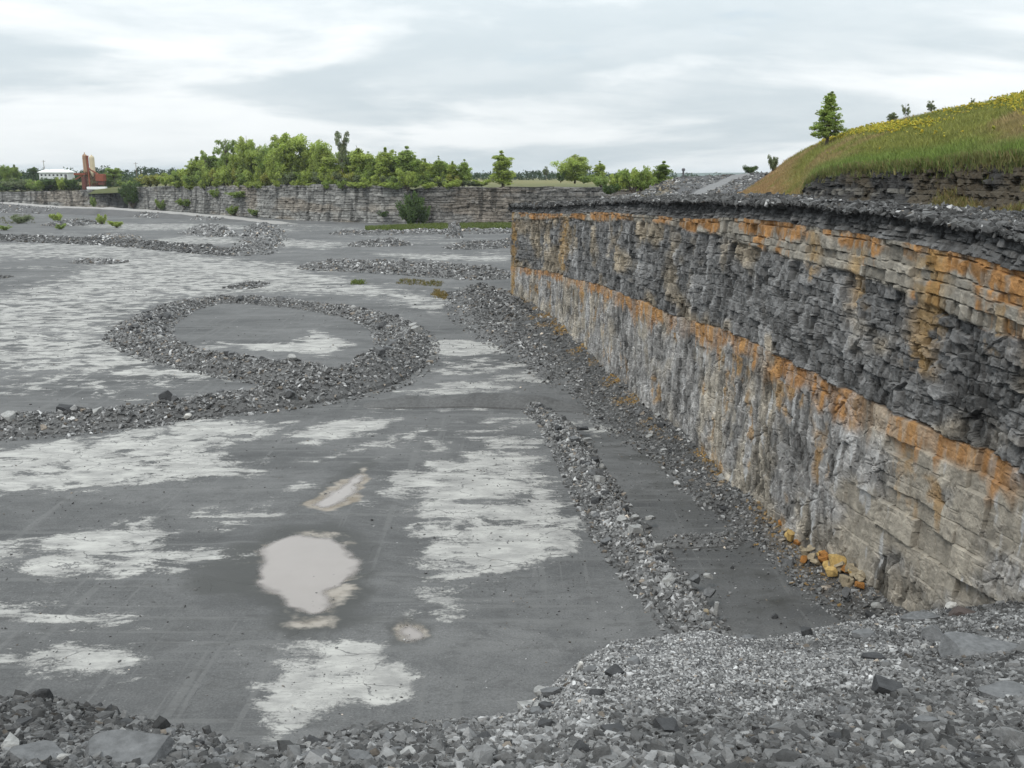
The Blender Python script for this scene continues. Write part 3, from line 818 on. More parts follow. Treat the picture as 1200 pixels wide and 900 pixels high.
# ------------------------------------------------------------------ trees above the far wall
GT = 'green trees in the long row above the far wall'
def fw_y(u): return float(ip(u, {150: 482, 200: 462, 260: 422, 330: 378, 400: 352, 462: 340, 500: 342, 800: 342})) 
TL = [
 (243, 177, 216, 17, 'open', 1, G_MD, 'thin small tree at the left end of the long tree row', 6),
 (267, 164, 217, 26, 'open', 2, G_MD, 'tall gappy tree showing sky through its crown, left part of the row', 6),
 (291, 162, 217, 27, 'round', 3, G_LT, 'full yellow green tree beside the tall gappy tree', 8),
 (316, 170, 217, 22, 'round', 4, G_MD, None, 12),
 (342, 158, 217, 42, 'round', 5, G_LT, 'broad rounded tree, the widest and fullest crown of the row', 7),
 (376, 165, 217, 26, 'round', 6, G_LT, None, 8),
 (402, 154, 217, 21, 'open', 7, G_GR, 'tallest grey green sparse tree rising above the row', 7),
 (420, 174, 217, 22, 'poplar', 8, G_LT, None, 7),
 (435, 178, 217, 18, 'poplar', 9, G_MD, None, 9),
 (451, 173, 217, 20, 'poplar', 10, G_LT, None, 6),
 (474, 172, 220, 27, 'poplar', 11, G_MD, 'twin topped poplar standing above the gap in the far wall', 7),
 (500, 186, 219, 16, 'poplar', 8, G_LT, None, 5),
 (515, 183, 219, 15, 'poplar', 9, G_MD, None, 6),
 (530, 189, 219, 13, 'poplar', 10, G_LT, None, 5),
 (542, 187, 219, 14, 'poplar', 11, G_MD, 'slim poplar at the right end of the long row', 5),
 (590, 177, 219, 26, 'poplar', 12, G_LT, 'lone leafy poplar on the open field beyond the far wall', 5),
 (673, 182, 214, 40, 'round', 13, G_LT, 'wide spreading tree with gaps in its crown on the field', 22),
 (703, 189, 217, 16, 'poplar', 14, G_LT, 'slim loose tree between the spreading tree and the dense clump', 10),
 (640, 195, 211, 9, 'open', 15, G_GR, 'tiny thin tree far out on the field', 60),
 (383, 172, 217, 20, 'poplar', 12, G_MD, None, 14), (360, 170, 217, 20, 'round', 4, G_MD, None, 15), (463, 178, 217, 16, 'poplar', 9, G_LT, None, 12),
 (487, 182, 219, 16, 'poplar', 10, G_MD, None, 10), (305, 174, 217, 20, 'round', 6, G_MD, None, 16), (410, 178, 217, 18, 'poplar', 11, G_LT, None, 12),
 (430, 182, 217, 16, 'poplar', 12, G_LT, None, 14), (228, 186, 217, 14, 'open', 15, G_MD, None, 8),
]
_rt = random.Random(23)
for u in np.linspace(222, 548, 34):
    hi_ = float(ip(u, {220: 186, 250: 177, 290: 172, 340: 168, 400: 172, 460: 179, 500: 190, 550: 194}))
    TL.append((u + _rt.uniform(-4, 4), hi_ + _rt.uniform(-3, 9), 218, _rt.uniform(17, 27), _rt.choice(['poplar', 'round', 'poplar', 'open']), _rt.randrange(3, 13), _rt.choice([G_LT, G_MD, G_LT]), None, _rt.uniform(6, 22)))
for (u, vt_, vb_, w_, kd, var, tint, lab, dy_) in TL:
    plant('tree', u, vt_, vb_, fw_y(u) + dy_, w_, kd, var, tint, lab or 'leafy green tree crowded among its neighbours above the far wall', 'tree', GT if lab is None else None)
# dense clump on the right of the field
bush(741, 191, 226, 215, 36, 1, G_MD, 'large round bushy thicket at the right of the field')
plant('tree', 774, 189, 222, 225, 24, 'poplar', 12, G_MD, 'upright leafy tree to the right of the round thicket')
bush(657, 200, 214, 360, 13, 4, G_DK, 'small dark bush left of the spreading tree on the field')
bush(684, 203, 215, 358, 24, 0, G_MD, 'low bush under the right side of the spreading tree')
bush(704, 204, 219, 342, 20, 5, G_MD, 'low bush at the foot of the slim loose tree')
bush(723, 202, 224, 215, 20, 2, G_LT, 'light green bush touching the left side of the round thicket')
bush(752, 195, 225, 217, 26, 0, G_LT, 'light green tall bush touching the right side of the round thicket')
bush(716, 214, 228, 212, 22, 2, G_DK, 'low dark bush at the foot of the round thicket')
bush(760, 203, 226, 214, 20, 3, G_MD, 'small bush squeezed between thicket and upright tree')
# left side trees
plant('tree', 8, 194, 216, 560, 14, 'round', 3, G_MD, 'first rounded tree at the far left edge of the skyline')
plant('tree', 17.5, 193, 214, 575, 13, 'poplar', 8, G_MD, 'upright tree next to the far left edge tree')
plant('tree', 134, 197, 216, 530, 18, 'round', 5, G_MD, 'rounded tree just right of the red works')
plant('tree', 40, 196, 210, 640, 12, 'round', 4, G_DK, 'dark tree behind the left end of the white building')
# undergrowth along the far wall
UB = 'bushes along the top of the far wall'
rb = random.Random(5)
ug = list(np.linspace(178, 565, 46))
for i, u in enumerate(ug):
    tall = ip(u, {170: 205, 200: 198, 250: 194, 330: 193, 400: 196, 460: 199, 560: 209})
    tint = rb.choice([G_LT, G_MD, G_LT, G_GR, (0.29, 0.30, 0.075)])
    bush(u + rb.uniform(-3, 3), tall + rb.uniform(-3, 6), 218.5, fw_y(u) + rb.uniform(1.5, 5), rb.uniform(18, 30), rb.randrange(6), tint,
         'leafy bush crowding the brink of the far wall below the trees', UB)
for u in np.linspace(-6, 160, 22):
    bush(u + _rt.uniform(-3, 3), 212 + _rt.uniform(-5, 5), 224, 524 + _rt.uniform(0, 8), _rt.uniform(14, 24), _rt.randrange(6), _rt.choice([G_DK, G_GR, G_MD, G_DK]), 'dull green bush in the scrub along the low far wall at left', 'scrub along the low far wall')
for i in range(20):
    u = 205 + i * 17.5 + _rt.uniform(-6, 6)
    bush(u, _rt.uniform(208, 213), _rt.uniform(220, 223.5), fw_y(u) - 2.4, _rt.uniform(12, 24), _rt.randrange(6), _rt.choice([G_LT, G_MD, G_LT]), 'bush spilling over the brink of the far wall', 'bushes spilling over the far wall')
for (u, vt_, vb_, y, w_, var, tint, lab) in [
    (155, 207, 244, 474, 27, 1, G_DK, 'big dark bush at the left corner of the far wall'),
    (484, 222, 264, 327, 34, 2, G_DK, 'big dark bush filling the notch in the far wall'),
    (496, 236, 263, 329, 20, 3, G_DK, 'smaller dark bush right of the big bush in the notch'),
    (478, 196, 224, 338, 26, 4, G_LT, 'pale green bush spilling over the notch in the far wall'),
    (283, 222, 232, 404, 34, 3, G_MD, 'bush growing on the upper ledge of the far wall'),
    (253, 220, 232, 422, 16, 5, G_MD, 'small bush on the upper ledge at left of the far wall'),
    (272, 240, 252, 405, 22, 0, G_MD, 'bush low on the face of the far wall'),
    (298, 244, 254, 388, 14, 4, G_MD, 'little bush at the foot of the far wall'),
    (188, 232, 246, 461, 12, 2, G_MD, 'thin bush on the face near the far wall corner'),
    (216, 231, 243, 445, 16, 1, G_MD, 'bush halfway up the far wall between thin bush and ledge bushes'),
    (450, 246, 255, 337, 14, 5, G_DK, 'tiny dark bush stuck on the face left of the notch'),
    (110, 229, 243, 503, 8, 2, G_MD, 'narrow bush climbing the low wall beneath the works'),
    (71, 204, 223, 520, 11, 3, G_LT, 'yellow green bush in front of the white building'),
    (84, 207, 223, 519, 14, 1, G_DK, 'dark bush between white building and red works'),
    (60, 207, 219, 524, 18, 0, G_DK, 'low dark hedge like bush below the white building'),
    (24, 208, 222, 525, 30, 5, G_GR, 'wide dull bush on the bank at far left'),
    (42, 209, 224, 523, 22, 2, G_MD, 'dull green bush on the bank left of the white building'),
    (878, 192, 205, 240, 20, 1, G_DK, 'dark round bush on the skyline left of the hill'),
    ]:
    bush(u, vt_, vb_, y, w_, var, tint, lab)
for (u, vb_, w_, h_, var, tint, lab) in [
    (22, 262, 28, 11, 0, G_GR, 'dusty low shrub on the quarry floor at far left'),
    (68, 261, 17, 13, 1, G_LT, 'bright green shrub in the middle of the left shrubs'),
    (72, 269, 12, 8, 2, G_MD, 'small shrub just in front of the bright green shrub'),
    (120, 263, 11, 15, 3, G_LT, 'narrow upright yellow green shrub on the quarry floor'),
    (137, 267, 20, 9, 4, G_LT, 'low spreading green shrub right of the narrow upright one'),
    (5, 270, 14, 7, 5, G_MD, 'little shrub at the left edge of the quarry floor'),
    (90, 262, 16, 6, 2, G_GR, 'flat dusty shrub behind the bright green shrub')]:
    p_ = at_z(u, vb_)
    bush(u, vb_ - h_, vb_, p_[1], w_, var, tint, lab, name='shrub')
# hill trees
def hill_z(u, v, y): return None
plant('tree', 969, 108, 169, 128, 35, 'conic', 21, (0.27, 0.35, 0.09), 'lone pyramid shaped young tree standing on the grassy hill')
for (u, vt_, vb_, w_, kd, lab) in [(1045, 132, 147, 11, 'round', 'small bushy sapling, first of the saplings on the hill crest'), (1060, 122, 143, 10, 'open', 'thin taller sapling second along the hill crest'),
                               (1091, 118, 137, 13, 'open', 'loose spreading sapling on the hill crest right of the thin taller one'), (1138, 115, 128, 6, 'open', 'tiny sapling furthest right on the hill crest')]:
    plant('sapling', u, vt_, vb_, float(ip(u, Y_HC)) + 1.5, w_, kd, 15 if kd == 'open' else 4, G_GR, lab, 'sapling')
bush(906, 180, 203, 150, 14, 4, G_GR, 'grey green bush on the left shoulder of the grassy hill')

# ------------------------------------------------------------------ stockpile and road on the bench
us_ = np.arange(668, 905, 2.0)
SV = {668: 243, 690: 239, 705: 233, 720: 230, 745: 227, 760: 221, 780: 212, 795: 208, 815: 206.5, 835: 206.5, 850: 205.5, 875: 203.5, 905: 203}
SY = {668: 150, 720: 160, 760: 175, 800: 185, 905: 190}
Q0 = line(us_, {668: 247, 905: 235}, {668: 143, 720: 145, 905: 146})
Q1 = line(us_, SV, SY)
Q2 = Q1 + np.array([2, 12, -0.3]); Q3 = Q1 + np.array([4, 30, -9])
QG = loft(us_, [Q0, Q1, Q2, Q3], [26, 5, 5], 0.25, 0.35, 701)
g_ = 0.05 + 0.05 * fbm(QG[..., 0] * 0.4, QG[..., 1] * 0.4, 702, 3)
qc = np.stack([g_, g_, g_ * 1.04], -1)
QT = np.linspace(0, 1, 27); QT = np.r_[QT, np.ones(QG.shape[0] - 27)][:, None] + 0 * QG[..., 0]
UQ = np.broadcast_to(us_, QT.shape)
road = sst(7, 3, np.abs(UQ - (800 + 72 * QT ** 1.2)) - 9 * QT) * (QT > 0.05)
qc = mix(qc, (0.17, 0.17, 0.172), road * 0.9)
soil = sst(0.3, 0.7, QT) * (1 - sst(775, 800, UQ)) * sst(715, 735, UQ)
qc = mix(qc, mix(np.array([0.19, 0.13, 0.075]), np.array([0.10, 0.10, 0.035]), fbm(UQ * 0.05, QT * 4, 705)), soil * 0.8)
o = link('stockpile', mesh_np('stockpile', QG, gridfaces(*QG.shape[:2]), M_DUST, col=qc.reshape(-1, 3)))
tag(o, 'dark rubble stockpile with a pale gravel track beside the grassy hill', 'stockpile')
n = 3500
rr = rng.uniform(0, 26, n); cc = rng.uniform(0, len(us_) - 1.01, n)
kp = np.abs(668 + cc * 2 - (800 + 72 * (rr / 26) ** 1.2)) > 10
P = on_grid(QG, rr[kp], cc[kp]); n = len(P)
b = Bag(); b.add(*stones(P, 0.15 + 0.5 * rng.beta(1.2, 4, n), stone_cols(n, 0.035, 0.2, pale=0.05), 0.6, 0.6))
tag(link('rubble', b.mesh('stockpile_rubble', M_STONE)), 'loose rubble over the stockpile left of the grassy hill', 'rubble', kind='stuff')

# ------------------------------------------------------------------ quarry floor
def pw(pts): return np.array([at_z(u, v)[:2] for u, v in pts])
PATCH = [
 ([(-30, 352), (60, 330), (130, 302), (250, 300), (400, 325), (520, 350), (520, 366), (420, 347), (300, 342), (200, 350), (140, 375), (135, 395), (190, 420), (275, 442), (200, 452), (100, 440), (-30, 436)], 0.68, 2.2),
 ([(-40, 285), (130, 285), (250, 299), (420, 318), (330, 320), (200, 306), (-40, 300)], 0.60, 2.5),
 ([(255, 401), (300, 403), (345, 402), (368, 386), (388, 395), (412, 405), (380, 416), (300, 411)], 0.95, 0.5),
 ([(498, 401), (530, 397), (600, 405), (592, 412), (540, 419), (503, 416)], 0.95, 0.6),
 ([(455, 345), (530, 350), (530, 365), (470, 360)], 0.75, 1.0),
 ([(-30, 532), (130, 510), (230, 490), (335, 495), (300, 510), (255, 522), (270, 545), (295, 556), (120, 572), (-30, 576)], 0.92, 0.7),
 ([(335, 512), (400, 490), (465, 489), (445, 505), (395, 520), (350, 524)], 0.85, 0.5),
 ([(215, 516), (250, 512), (262, 522), (230, 527)], 0.95, 0.3),
 ([(450, 557), (530, 533), (600, 512), (632, 515), (640, 560), (675, 600), (695, 640), (600, 668), (500, 678), (488, 630), (492, 590), (450, 578)], 0.84, 0.6),
 ([(-20, 640), (90, 622), (180, 605), (205, 640), (285, 652), (150, 672), (-20, 662)], 0.82, 0.6),
 ([(-20, 706), (100, 712), (180, 732), (150, 746), (-20, 727)], 0.62, 0.4),
 ([(-20, 770), (80, 754), (158, 762), (155, 797), (60, 790), (-20, 782)], 0.74, 0.4),
 ([(315, 755), (440, 750), (482, 792), (480, 820), (400, 842), (322, 868), (304, 800), (325, 790)], 0.97, 0.35),
 ([(275, 762), (290, 768), (287, 790), (278, 785)], 0.8, 0.2),
 ([(470, 458), (630, 435), (645, 448), (560, 465), (490, 470)], 0.66, 0.8),
 ([(500, 425), (560, 420), (620, 428), (600, 437), (520, 440)], 0.60, 0.9),
 ([(660, 500), (700, 494), (730, 505), (690, 513)], 0.62, 0.5),
 ([(430, 590), (520, 588), (520, 600), (430, 602)], 0.56, 0.5),
 ([(500, 690), (600, 670), (560, 700), (510, 740), (490, 720)], 0.52, 0.5),
 ([(300, 592), (370, 572), (360, 560), (320, 575)], 0.60, 0.4),
 ([(370, 540), (480, 520), (500, 505), (440, 515)], 0.66, 0.4),
 ([(230, 600), (300, 590), (320, 605), (250, 620)], 0.62, 0.5),
 ([(120, 287), (260, 272), (300, 285), (200, 290)], 0.62, 3.0),
 ([(300, 278), (420, 285), (380, 292), (300, 288)], 0.62, 2.5),
 ([(430, 296), (600, 300), (600, 306), (480, 304)], 0.72, 2.0),
 ([(60, 262), (260, 262), (320, 268), (150, 270)], 0.60, 3.0),
 ([(545, 368), (600, 380), (570, 384)], 0.5, 1.0),
]
PUD = [[(304, 645), (318, 633), (340, 627), (368, 626), (400, 633), (416, 645), (424, 658), (418, 675), (402, 687), (388, 694), (392, 706), (380, 719), (360, 724), (338, 716), (318, 704), (304, 690), (300, 668)],
       [(358, 592), (376, 581), (390, 570), (408, 560), (424, 553), (431, 558), (424, 571), (414, 584), (396, 592), (374, 596)],
       [(461, 744), (466, 733), (482, 728), (498, 734), (506, 744), (497, 752), (478, 753)]]
SILT = [([(296, 640), (320, 626), (372, 618), (420, 632), (432, 655), (420, 690), (400, 712), (405, 745), (330, 742), (318, 710), (292, 690)], 0.62, 0.5),
        ([(352, 592), (390, 566), (428, 549), (436, 560), (420, 588), (385, 600)], 0.9, 0.25), ([(455, 745), (465, 727), (498, 727), (514, 745), (495, 757), (470, 757)], 0.8, 0.25)]
WET = [([(215, 662), (300, 630), (330, 615), (400, 612), (440, 640), (437, 690), (425, 742), (330, 752), (300, 720), (220, 688)], 0.95, 0.9), ([(680, 480), (720, 484), (780, 510), (860, 600), (985, 725), (860, 750), (800, 668), (735, 585), (690, 510)], 0.42, 1.0), ([(180, 690), (330, 740), (300, 800), (310, 860), (200, 830), (160, 760)], 0.34, 1.5), ([(190, 352), (430, 362), (440, 385), (400, 398), (250, 396), (185, 385)], 0.30, 2.0),
       ([(455, 760), (450, 735), (480, 720), (515, 735), (512, 757)], 0.8, 0.4), ([(340, 600), (385, 560), (430, 535), (445, 545), (385, 580)], 0.7, 0.4)]
yr = np.concatenate([np.linspace(2, 17, 12, endpoint=False), np.exp(np.linspace(np.log(17), np.log(150), 560, endpoint=False)), np.exp(np.linspace(np.log(150), np.log(640), 130))])
uc = np.concatenate([np.arange(-1500, -120, 60), np.arange(-120, 1080, 1.7), np.arange(1080, 2600, 60)])
FX = (uc[None, :] - 600) / F * (yr[:, None] * CP + H * SP); FY = yr[:, None] + 0 * FX
def field(x, y, lst, soft=1.0):
    f = np.zeros(x.shape)
    for px, st, w in lst:
        q = pw(px); m = 3 + w * 2 * soft
        s_ = (x > q[:, 0].min() - m) & (x < q[:, 0].max() + m) & (y > q[:, 1].min() - m) & (y < q[:, 1].max() + m)
        if s_.any():
            d = sdf(x[s_], y[s_], q)
            f[s_] = np.maximum(f[s_], st * sst(w * soft, -w * soft, d))
    return f
A_PATCH = field(FX, FY, PATCH, 2.2); A_WET = field(FX, FY, WET, 1.6); A_SILT = field(FX, FY, SILT, 2.0)
# faint patches elsewhere, away from the ring's own hollow
ringhole = pw([(195, 355), (300, 350), (430, 360), (440, 385), (400, 415), (250, 398), (185, 385)])
loose = 0.30 * sst(0.5, 0.72, fbm(FX * 0.06, FY * 0.11, 801, 4)) * (FX < 6 - 0.02 * FY)
loose = np.where(sdf(FX, FY, ringhole) < 0, loose * 0.4, loose)
A_PATCH = np.maximum(A_PATCH, loose)
A_PUD = field(FX, FY, [(p, 1.0, 0.55) for p in PUD])
def pud_bed(x, y, q):
    d_ = sdf(x, y, q)
    d_ = d_ + 0.45 * (fbm(x * 1.1, y * 1.4, 816, 4) - 0.5) * 2 + 0.05 * (fbm(x * 5, y * 7, 817, 3) - 0.5) * 2
    return 0.045 - 0.09 * sst(0.95, -0.95, d_)
A_SHORE = np.zeros(FX.shape)
A_PUD[:] = 0
for p_ in PUD:
    q = pw(p_); s_ = (FX > q[:, 0].min() - 4) & (FX < q[:, 0].max() + 4) & (FY > q[:, 1].min() - 4) & (FY < q[:, 1].max() + 4)
    d_ = sdf(FX[s_], FY[s_], q)
    A_SHORE[s_] = np.maximum(A_SHORE[s_], sst(3.0, 1.0, d_))
    A_PUD[s_] = np.maximum(A_PUD[s_], (0.045 - pud_bed(FX[s_], FY[s_], q)) / 0.09)
def floor_base(x, y):
    return 0.22 * (fbm(x * 0.05, y * 0.05, 811, 3) - 0.5) + 0.05 * (fbm(x * 0.6, y * 0.6, 812, 3) - 0.5)
FZ = (floor_base(FX, FY) - 0.0) * (1 - A_PUD) * (1 - 0.6 * sst(0.3, 0.7, A_PATCH)) + 0.012 * (fbm(FX * 3, FY * 3, 813, 3) - 0.5)
FZ = FZ * (1 - A_SHORE) + A_SHORE * (0.045 - 0.09 * A_PUD)
def floor_z(x, y):
    return floor_base(np.asarray(x, float), np.asarray(y, float)) * 0.8

def floor_material():
    m, nt, N, L = newmat('quarry_floor')
    out = nd(nt, 'ShaderNodeOutputMaterial'); p = nd(nt, 'ShaderNodeBsdfPrincipled')
    geo = nd(nt, 'ShaderNodeNewGeometry')
    def mapn(scale, rot=0.0):
        mp = nd(nt, 'ShaderNodeMapping'); mp.inputs['Scale'].default_value = scale; mp.inputs['Rotation'].default_value = (0, 0, rot)
        L.new(geo.outputs['Position'], mp.inputs['Vector']); return mp.outputs[0]
    def noise(vec, sc, det=5.0, ro=0.6, dist=0.0):
        n_ = nd(nt, 'ShaderNodeTexNoise', i_Scale=sc, i_Detail=det, i_Roughness=ro, i_Distortion=dist); L.new(vec, n_.inputs['Vector']); return n_.outputs['Fac']
    def ma(op, a, b_=None, c=None):
        n_ = nd(nt, 'ShaderNodeMath', operation=op)
        for i, q in enumerate((a, b_, c)):
            if q is None: continue
            if isinstance(q, (int, float)): n_.inputs[i].default_value = q
            else: L.new(q, n_.inputs[i])
        return n_.outputs[0]
    def ramp(x, a, b_):
        mr = nd(nt, 'ShaderNodeMapRange', interpolation_type='SMOOTHSTEP'); L.new(x, mr.inputs['Value'])
        mr.inputs['From Min'].default_value = a; mr.inputs['From Max'].default_value = b_; return mr.outputs['Result']
    def mixc(f, a, b_):
        mx = nd(nt, 'ShaderNodeMix', data_type='RGBA')
        L.new(f, mx.inputs['Factor'])
        for k, q in (('A', a), ('B', b_)):
            if isinstance(q, tuple): mx.inputs[k].default_value = (*q, 1)
            else: L.new(q, mx.inputs[k])
        return mx.outputs['Result']
    def att(nm):
        a = nd(nt, 'ShaderNodeAttribute', attribute_name=nm); return a.outputs['Fac']
    def mixf(f, a, b_):
        mx = nd(nt, 'ShaderNodeMix', data_type='FLOAT'); L.new(f, mx.inputs['Factor']); L.new(a, mx.inputs['A']); L.new(b_, mx.inputs['B']); return mx.outputs['Result']
    turn = ramp(noise(mapn((1, 1, 1)), 0.045, 2.0, 0.5), 0.44, 0.56)
    streak = mixf(turn, noise(mapn((0.22, 0.60, 1), R(-10)), 1.0, 10.0, 0.66, 0.8), noise(mapn((0.30, 0.46, 1), R(-24)), 1.0, 10.0, 0.66, 0.9))
    streak2 = mixf(turn, noise(mapn((0.5, 1.7, 1), R(9)), 1.0, 9.0, 0.70, 1.1), noise(mapn((0.6, 1.4, 1), R(20)), 1.0, 9.0, 0.70, 1.1))
    blot = noise(mapn((1, 1, 1)), 0.55, 6.0, 0.65)
    fine = noise(mapn((1, 1, 1)), 7.0, 4.0, 0.7)
    pat = att('patch')
    t = ma('ADD', ma('MULTIPLY', ma('SUBTRACT', streak, 0.5), 3.6), ma('MULTIPLY', ma('SUBTRACT', streak2, 0.5), 1.8))
    t = ma('ADD', t, ma('MULTIPLY', ma('SUBTRACT', blot, 0.5), 2.2))
    t = ma('ADD', t, ma('MULTIPLY', ma('SUBTRACT', fine, 0.5), 1.0))
    bare = ramp(ma('ADD', pat, t), 0.34, 0.82)
    film = noise(mapn((0.5, 1.1, 1), R(-14)), 0.9, 7.0, 0.7, 0.5)
    bare = ma('MULTIPLY', bare, ma('ADD', 0.70, ma('MULTIPLY', ramp(film, 0.36, 0.56), 0.30)))
    bare = ma('MULTIPLY', bare, ramp(pat, 0.02, 0.2))
    # cracks in the bare rock
    v = nd(nt, 'ShaderNodeTexVoronoi', feature='DISTANCE_TO_EDGE', i_Scale=0.42)
    ad = nd(nt, 'ShaderNodeVectorMath', operation='ADD'); L.new(mapn((0.6, 1.25, 1), R(20)), ad.inputs[0])
    nn = nd(nt, 'ShaderNodeTexNoise', i_Scale=0.9, i_Detail=4.0); L.new(geo.outputs['Position'], nn.inputs['Vector'])
    L.new(nn.outputs['Color'], ad.inputs[1]); L.new(ad.outputs[0], v.inputs['Vector'])
    crack = ma('MULTIPLY', ma('SUBTRACT', 1.0, ramp(v.outputs['Distance'], 0.002, 0.012)), ma('MULTIPLY', 0.9, ramp(blot, 0.44, 0.56)))
    # crushed stone dust
    big = noise(mapn((0.35, 0.8, 1), R(25)), 0.16, 5.0, 0.6)
    grit = noise(mapn((1, 1, 1)), 14.0, 4.0, 0.75)
    g0 = mixc(ramp(big, 0.33, 0.68), (0.055, 0.056, 0.057), (0.130, 0.130, 0.130))
    g0 = mixc(ramp(streak, 0.35, 0.7), g0, mixc(ramp(blot, 0.3, 0.7), (0.072, 0.073, 0.074), (0.120, 0.120, 0.120)))
    mg = nd(nt, 'ShaderNodeMix', data_type='RGBA', blend_type='MULTIPLY'); mg.inputs['Factor'].default_value = 1
    gm = nd(nt, 'ShaderNodeMapRange'); L.new(grit, gm.inputs['Value']); gm.inputs['From Min'].default_value = 0.25; gm.inputs['From Max'].default_value = 0.75
    gm.inputs['To Min'].default_value = 0.62; gm.inputs['To Max'].default_value = 1.4
    L.new(g0, mg.inputs['A']); L.new(gm.outputs[0], mg.inputs['B']); g0 = mg.outputs['Result']
    track = noise(mapn((0.05, 1.5, 1), R(-24)), 1.0, 3.0, 0.6, 0.15)
    track2 = noise(mapn((1.6, 0.05, 1), R(-12)), 1.0, 3.0, 0.6, 0.15)
    tm_ = ma('MULTIPLY', ma('MAXIMUM', ramp(track, 0.56, 0.62), ramp(track2, 0.58, 0.64)), 0.5)
    g0 = mixc(tm_, g0, (0.125, 0.125, 0.124))
    # coarser gravelly ground and pale chips trodden into the dust
    mott = noise(mapn((0.7, 1.3, 1), R(15)), 1.1, 8.0, 0.72, 0.4)
    g0 = mixc(ma('MULTIPLY', ramp(mott, 0.50, 0.68), 0.65), g0, (0.062, 0.062, 0.062))
    chip = ma('MULTIPLY', ramp(noise(mapn((1, 1.5, 1)), 4.5, 3.0, 0.8), 0.64, 0.70), ramp(noise(mapn((1, 1, 1)), 0.3, 3.0, 0.6), 0.45, 0.6))
    g0 = mixc(ma('MULTIPLY', chip, 0.7), g0, (0.24, 0.238, 0.232))
    wet = ramp(ma('ADD', att('wet'), ma('ADD', ma('MULTIPLY', ma('SUBTRACT', streak, 0.5), 1.8), ma('MULTIPLY', ma('SUBTRACT', blot, 0.5), 1.6))), 0.25, 0.95)
    g0 = mixc(wet, g0, (0.040, 0.040, 0.038))
    w0 = mixc(ramp(noise(mapn((0.8, 1.6, 1)), 0.7, 6.0, 0.65), 0.3, 0.7), (0.255, 0.251, 0.242), (0.385, 0.379, 0.360))
    vein = ma('SUBTRACT', 1.0, ramp(ma('ABSOLUTE', ma('SUBTRACT', streak2, 0.5)), 0.0, 0.016))
    vein2 = ma('SUBTRACT', 1.0, ramp(ma('ABSOLUTE', ma('SUBTRACT', streak, 0.47)), 0.0, 0.010))
    w0 = mixc(ma('MULTIPLY', ma('MAXIMUM', vein, vein2), 0.35), w0, (0.12, 0.12, 0.122))
    w0 = mixc(crack, w0, (0.11, 0.11, 0.11))
    c = mixc(bare, g0, w0)
    silt = ramp(ma('ADD', att('silt'), ma('ADD', ma('MULTIPLY', ma('SUBTRACT', streak, 0.5), 2.2), ma('MULTIPLY', ma('SUBTRACT', blot, 0.5), 1.4))), 0.45, 0.85)
    c = mixc(silt, c, mixc(ramp(blot, 0.4, 0.65), (0.17, 0.145, 0.115), (0.26, 0.235, 0.205)))
    L.new(c, p.inputs['Base Color'])
    ro = ma('SUBTRACT', 0.93, ma('MULTIPLY', wet, 0.38)); L.new(ro, p.inputs['Roughness'])
    p.inputs['Specular IOR Level'].default_value = 0.3
    hgt = ma('ADD', ma('MULTIPLY', grit, 0.5), ma('SUBTRACT', ma('MULTIPLY', bare, 0.9), ma('MULTIPLY', crack, 1.2)))
    bp = nd(nt, 'ShaderNodeBump', i_Strength=0.6, i_Distance=0.03); L.new(hgt, bp.inputs['Height']); L.new(bp.outputs[0], p.inputs['Normal'])
    L.new(p.outputs[0], out.inputs['Surface'])
    return m
M_FLOOR = floor_material()
fl = link('quarry_floor', mesh_np('quarry_floor', np.stack([FX, FY, FZ], -1), gridfaces(*FX.shape)[:, ::-1], M_FLOOR,
          attrs={'patch': A_PATCH, 'wet': A_WET, 'silt': A_SILT}, smooth=True))
tag(fl, 'flat grey quarry floor with bare white limestone patches', 'ground', kind='structure')

def puddle_material():
    m, nt, N, L = newmat('milky_water')
    out = nd(nt, 'ShaderNodeOutputMaterial'); p = nd(nt, 'ShaderNodeBsdfPrincipled')
    geo = nd(nt, 'ShaderNodeNewGeometry')
    n_ = nd(nt, 'ShaderNodeTexNoise', i_Scale=0.8, i_Detail=4.0); L.new(geo.outputs['Position'], n_.inputs['Vector'])
    mx = nd(nt, 'ShaderNodeMix', data_type='RGBA'); L.new(n_.outputs['Fac'], mx.inputs['Factor'])
    mx.inputs['A'].default_value = (0.215, 0.195, 0.182, 1); mx.inputs['B'].default_value = (0.250, 0.229, 0.217, 1)
    L.new(mx.outputs['Result'], p.inputs['Base Color'])
    p.inputs['Roughness'].default_value = 0.05; p.inputs['IOR'].default_value = 1.33
    at_ = nd(nt, 'ShaderNodeAttribute', attribute_name='depth')
    mr_ = nd(nt, 'ShaderNodeMapRange', interpolation_type='SMOOTHSTEP'); mr_.inputs['From Min'].default_value = 0.0; mr_.inputs['From Max'].default_value = 0.036
    L.new(at_.outputs['Fac'], mr_.inputs['Value']); L.new(mr_.outputs['Result'], p.inputs['Alpha'])
    L.new(p.outputs[0], out.inputs['Surface']); return m
M_WATER = puddle_material()
for q, lab in zip(PUD, ('large pale milky puddle on the quarry floor', 'narrow slanting brownish puddle above the large puddle', 'small round brownish puddle below the large puddle')):
    w = pw(q)
    lo_, hi_ = w.min(0) - 1.3, w.max(0) + 1.3
    gx, gy = np.meshgrid(np.arange(lo_[0], hi_[0], 0.06), np.arange(lo_[1], hi_[1], 0.08), indexing='ij')
    dep = np.clip(-pud_bed(gx, gy, w), 0, 1)
    Fq = gridfaces(*gx.shape)
    Fq = Fq[dep.ravel()[Fq].max(1) > 0]
    used = np.unique(Fq); re_ = np.zeros(gx.size, int); re_[used] = np.arange(len(used))
    Vp = np.stack([gx, gy, 0 * gx], -1).reshape(-1, 3)[used]
    tag(link('puddle', mesh_np('puddle', Vp, re_[Fq], M_WATER, attrs={'depth': dep.ravel()[used]}, smooth=True)), lab, 'puddle', kind='structure')

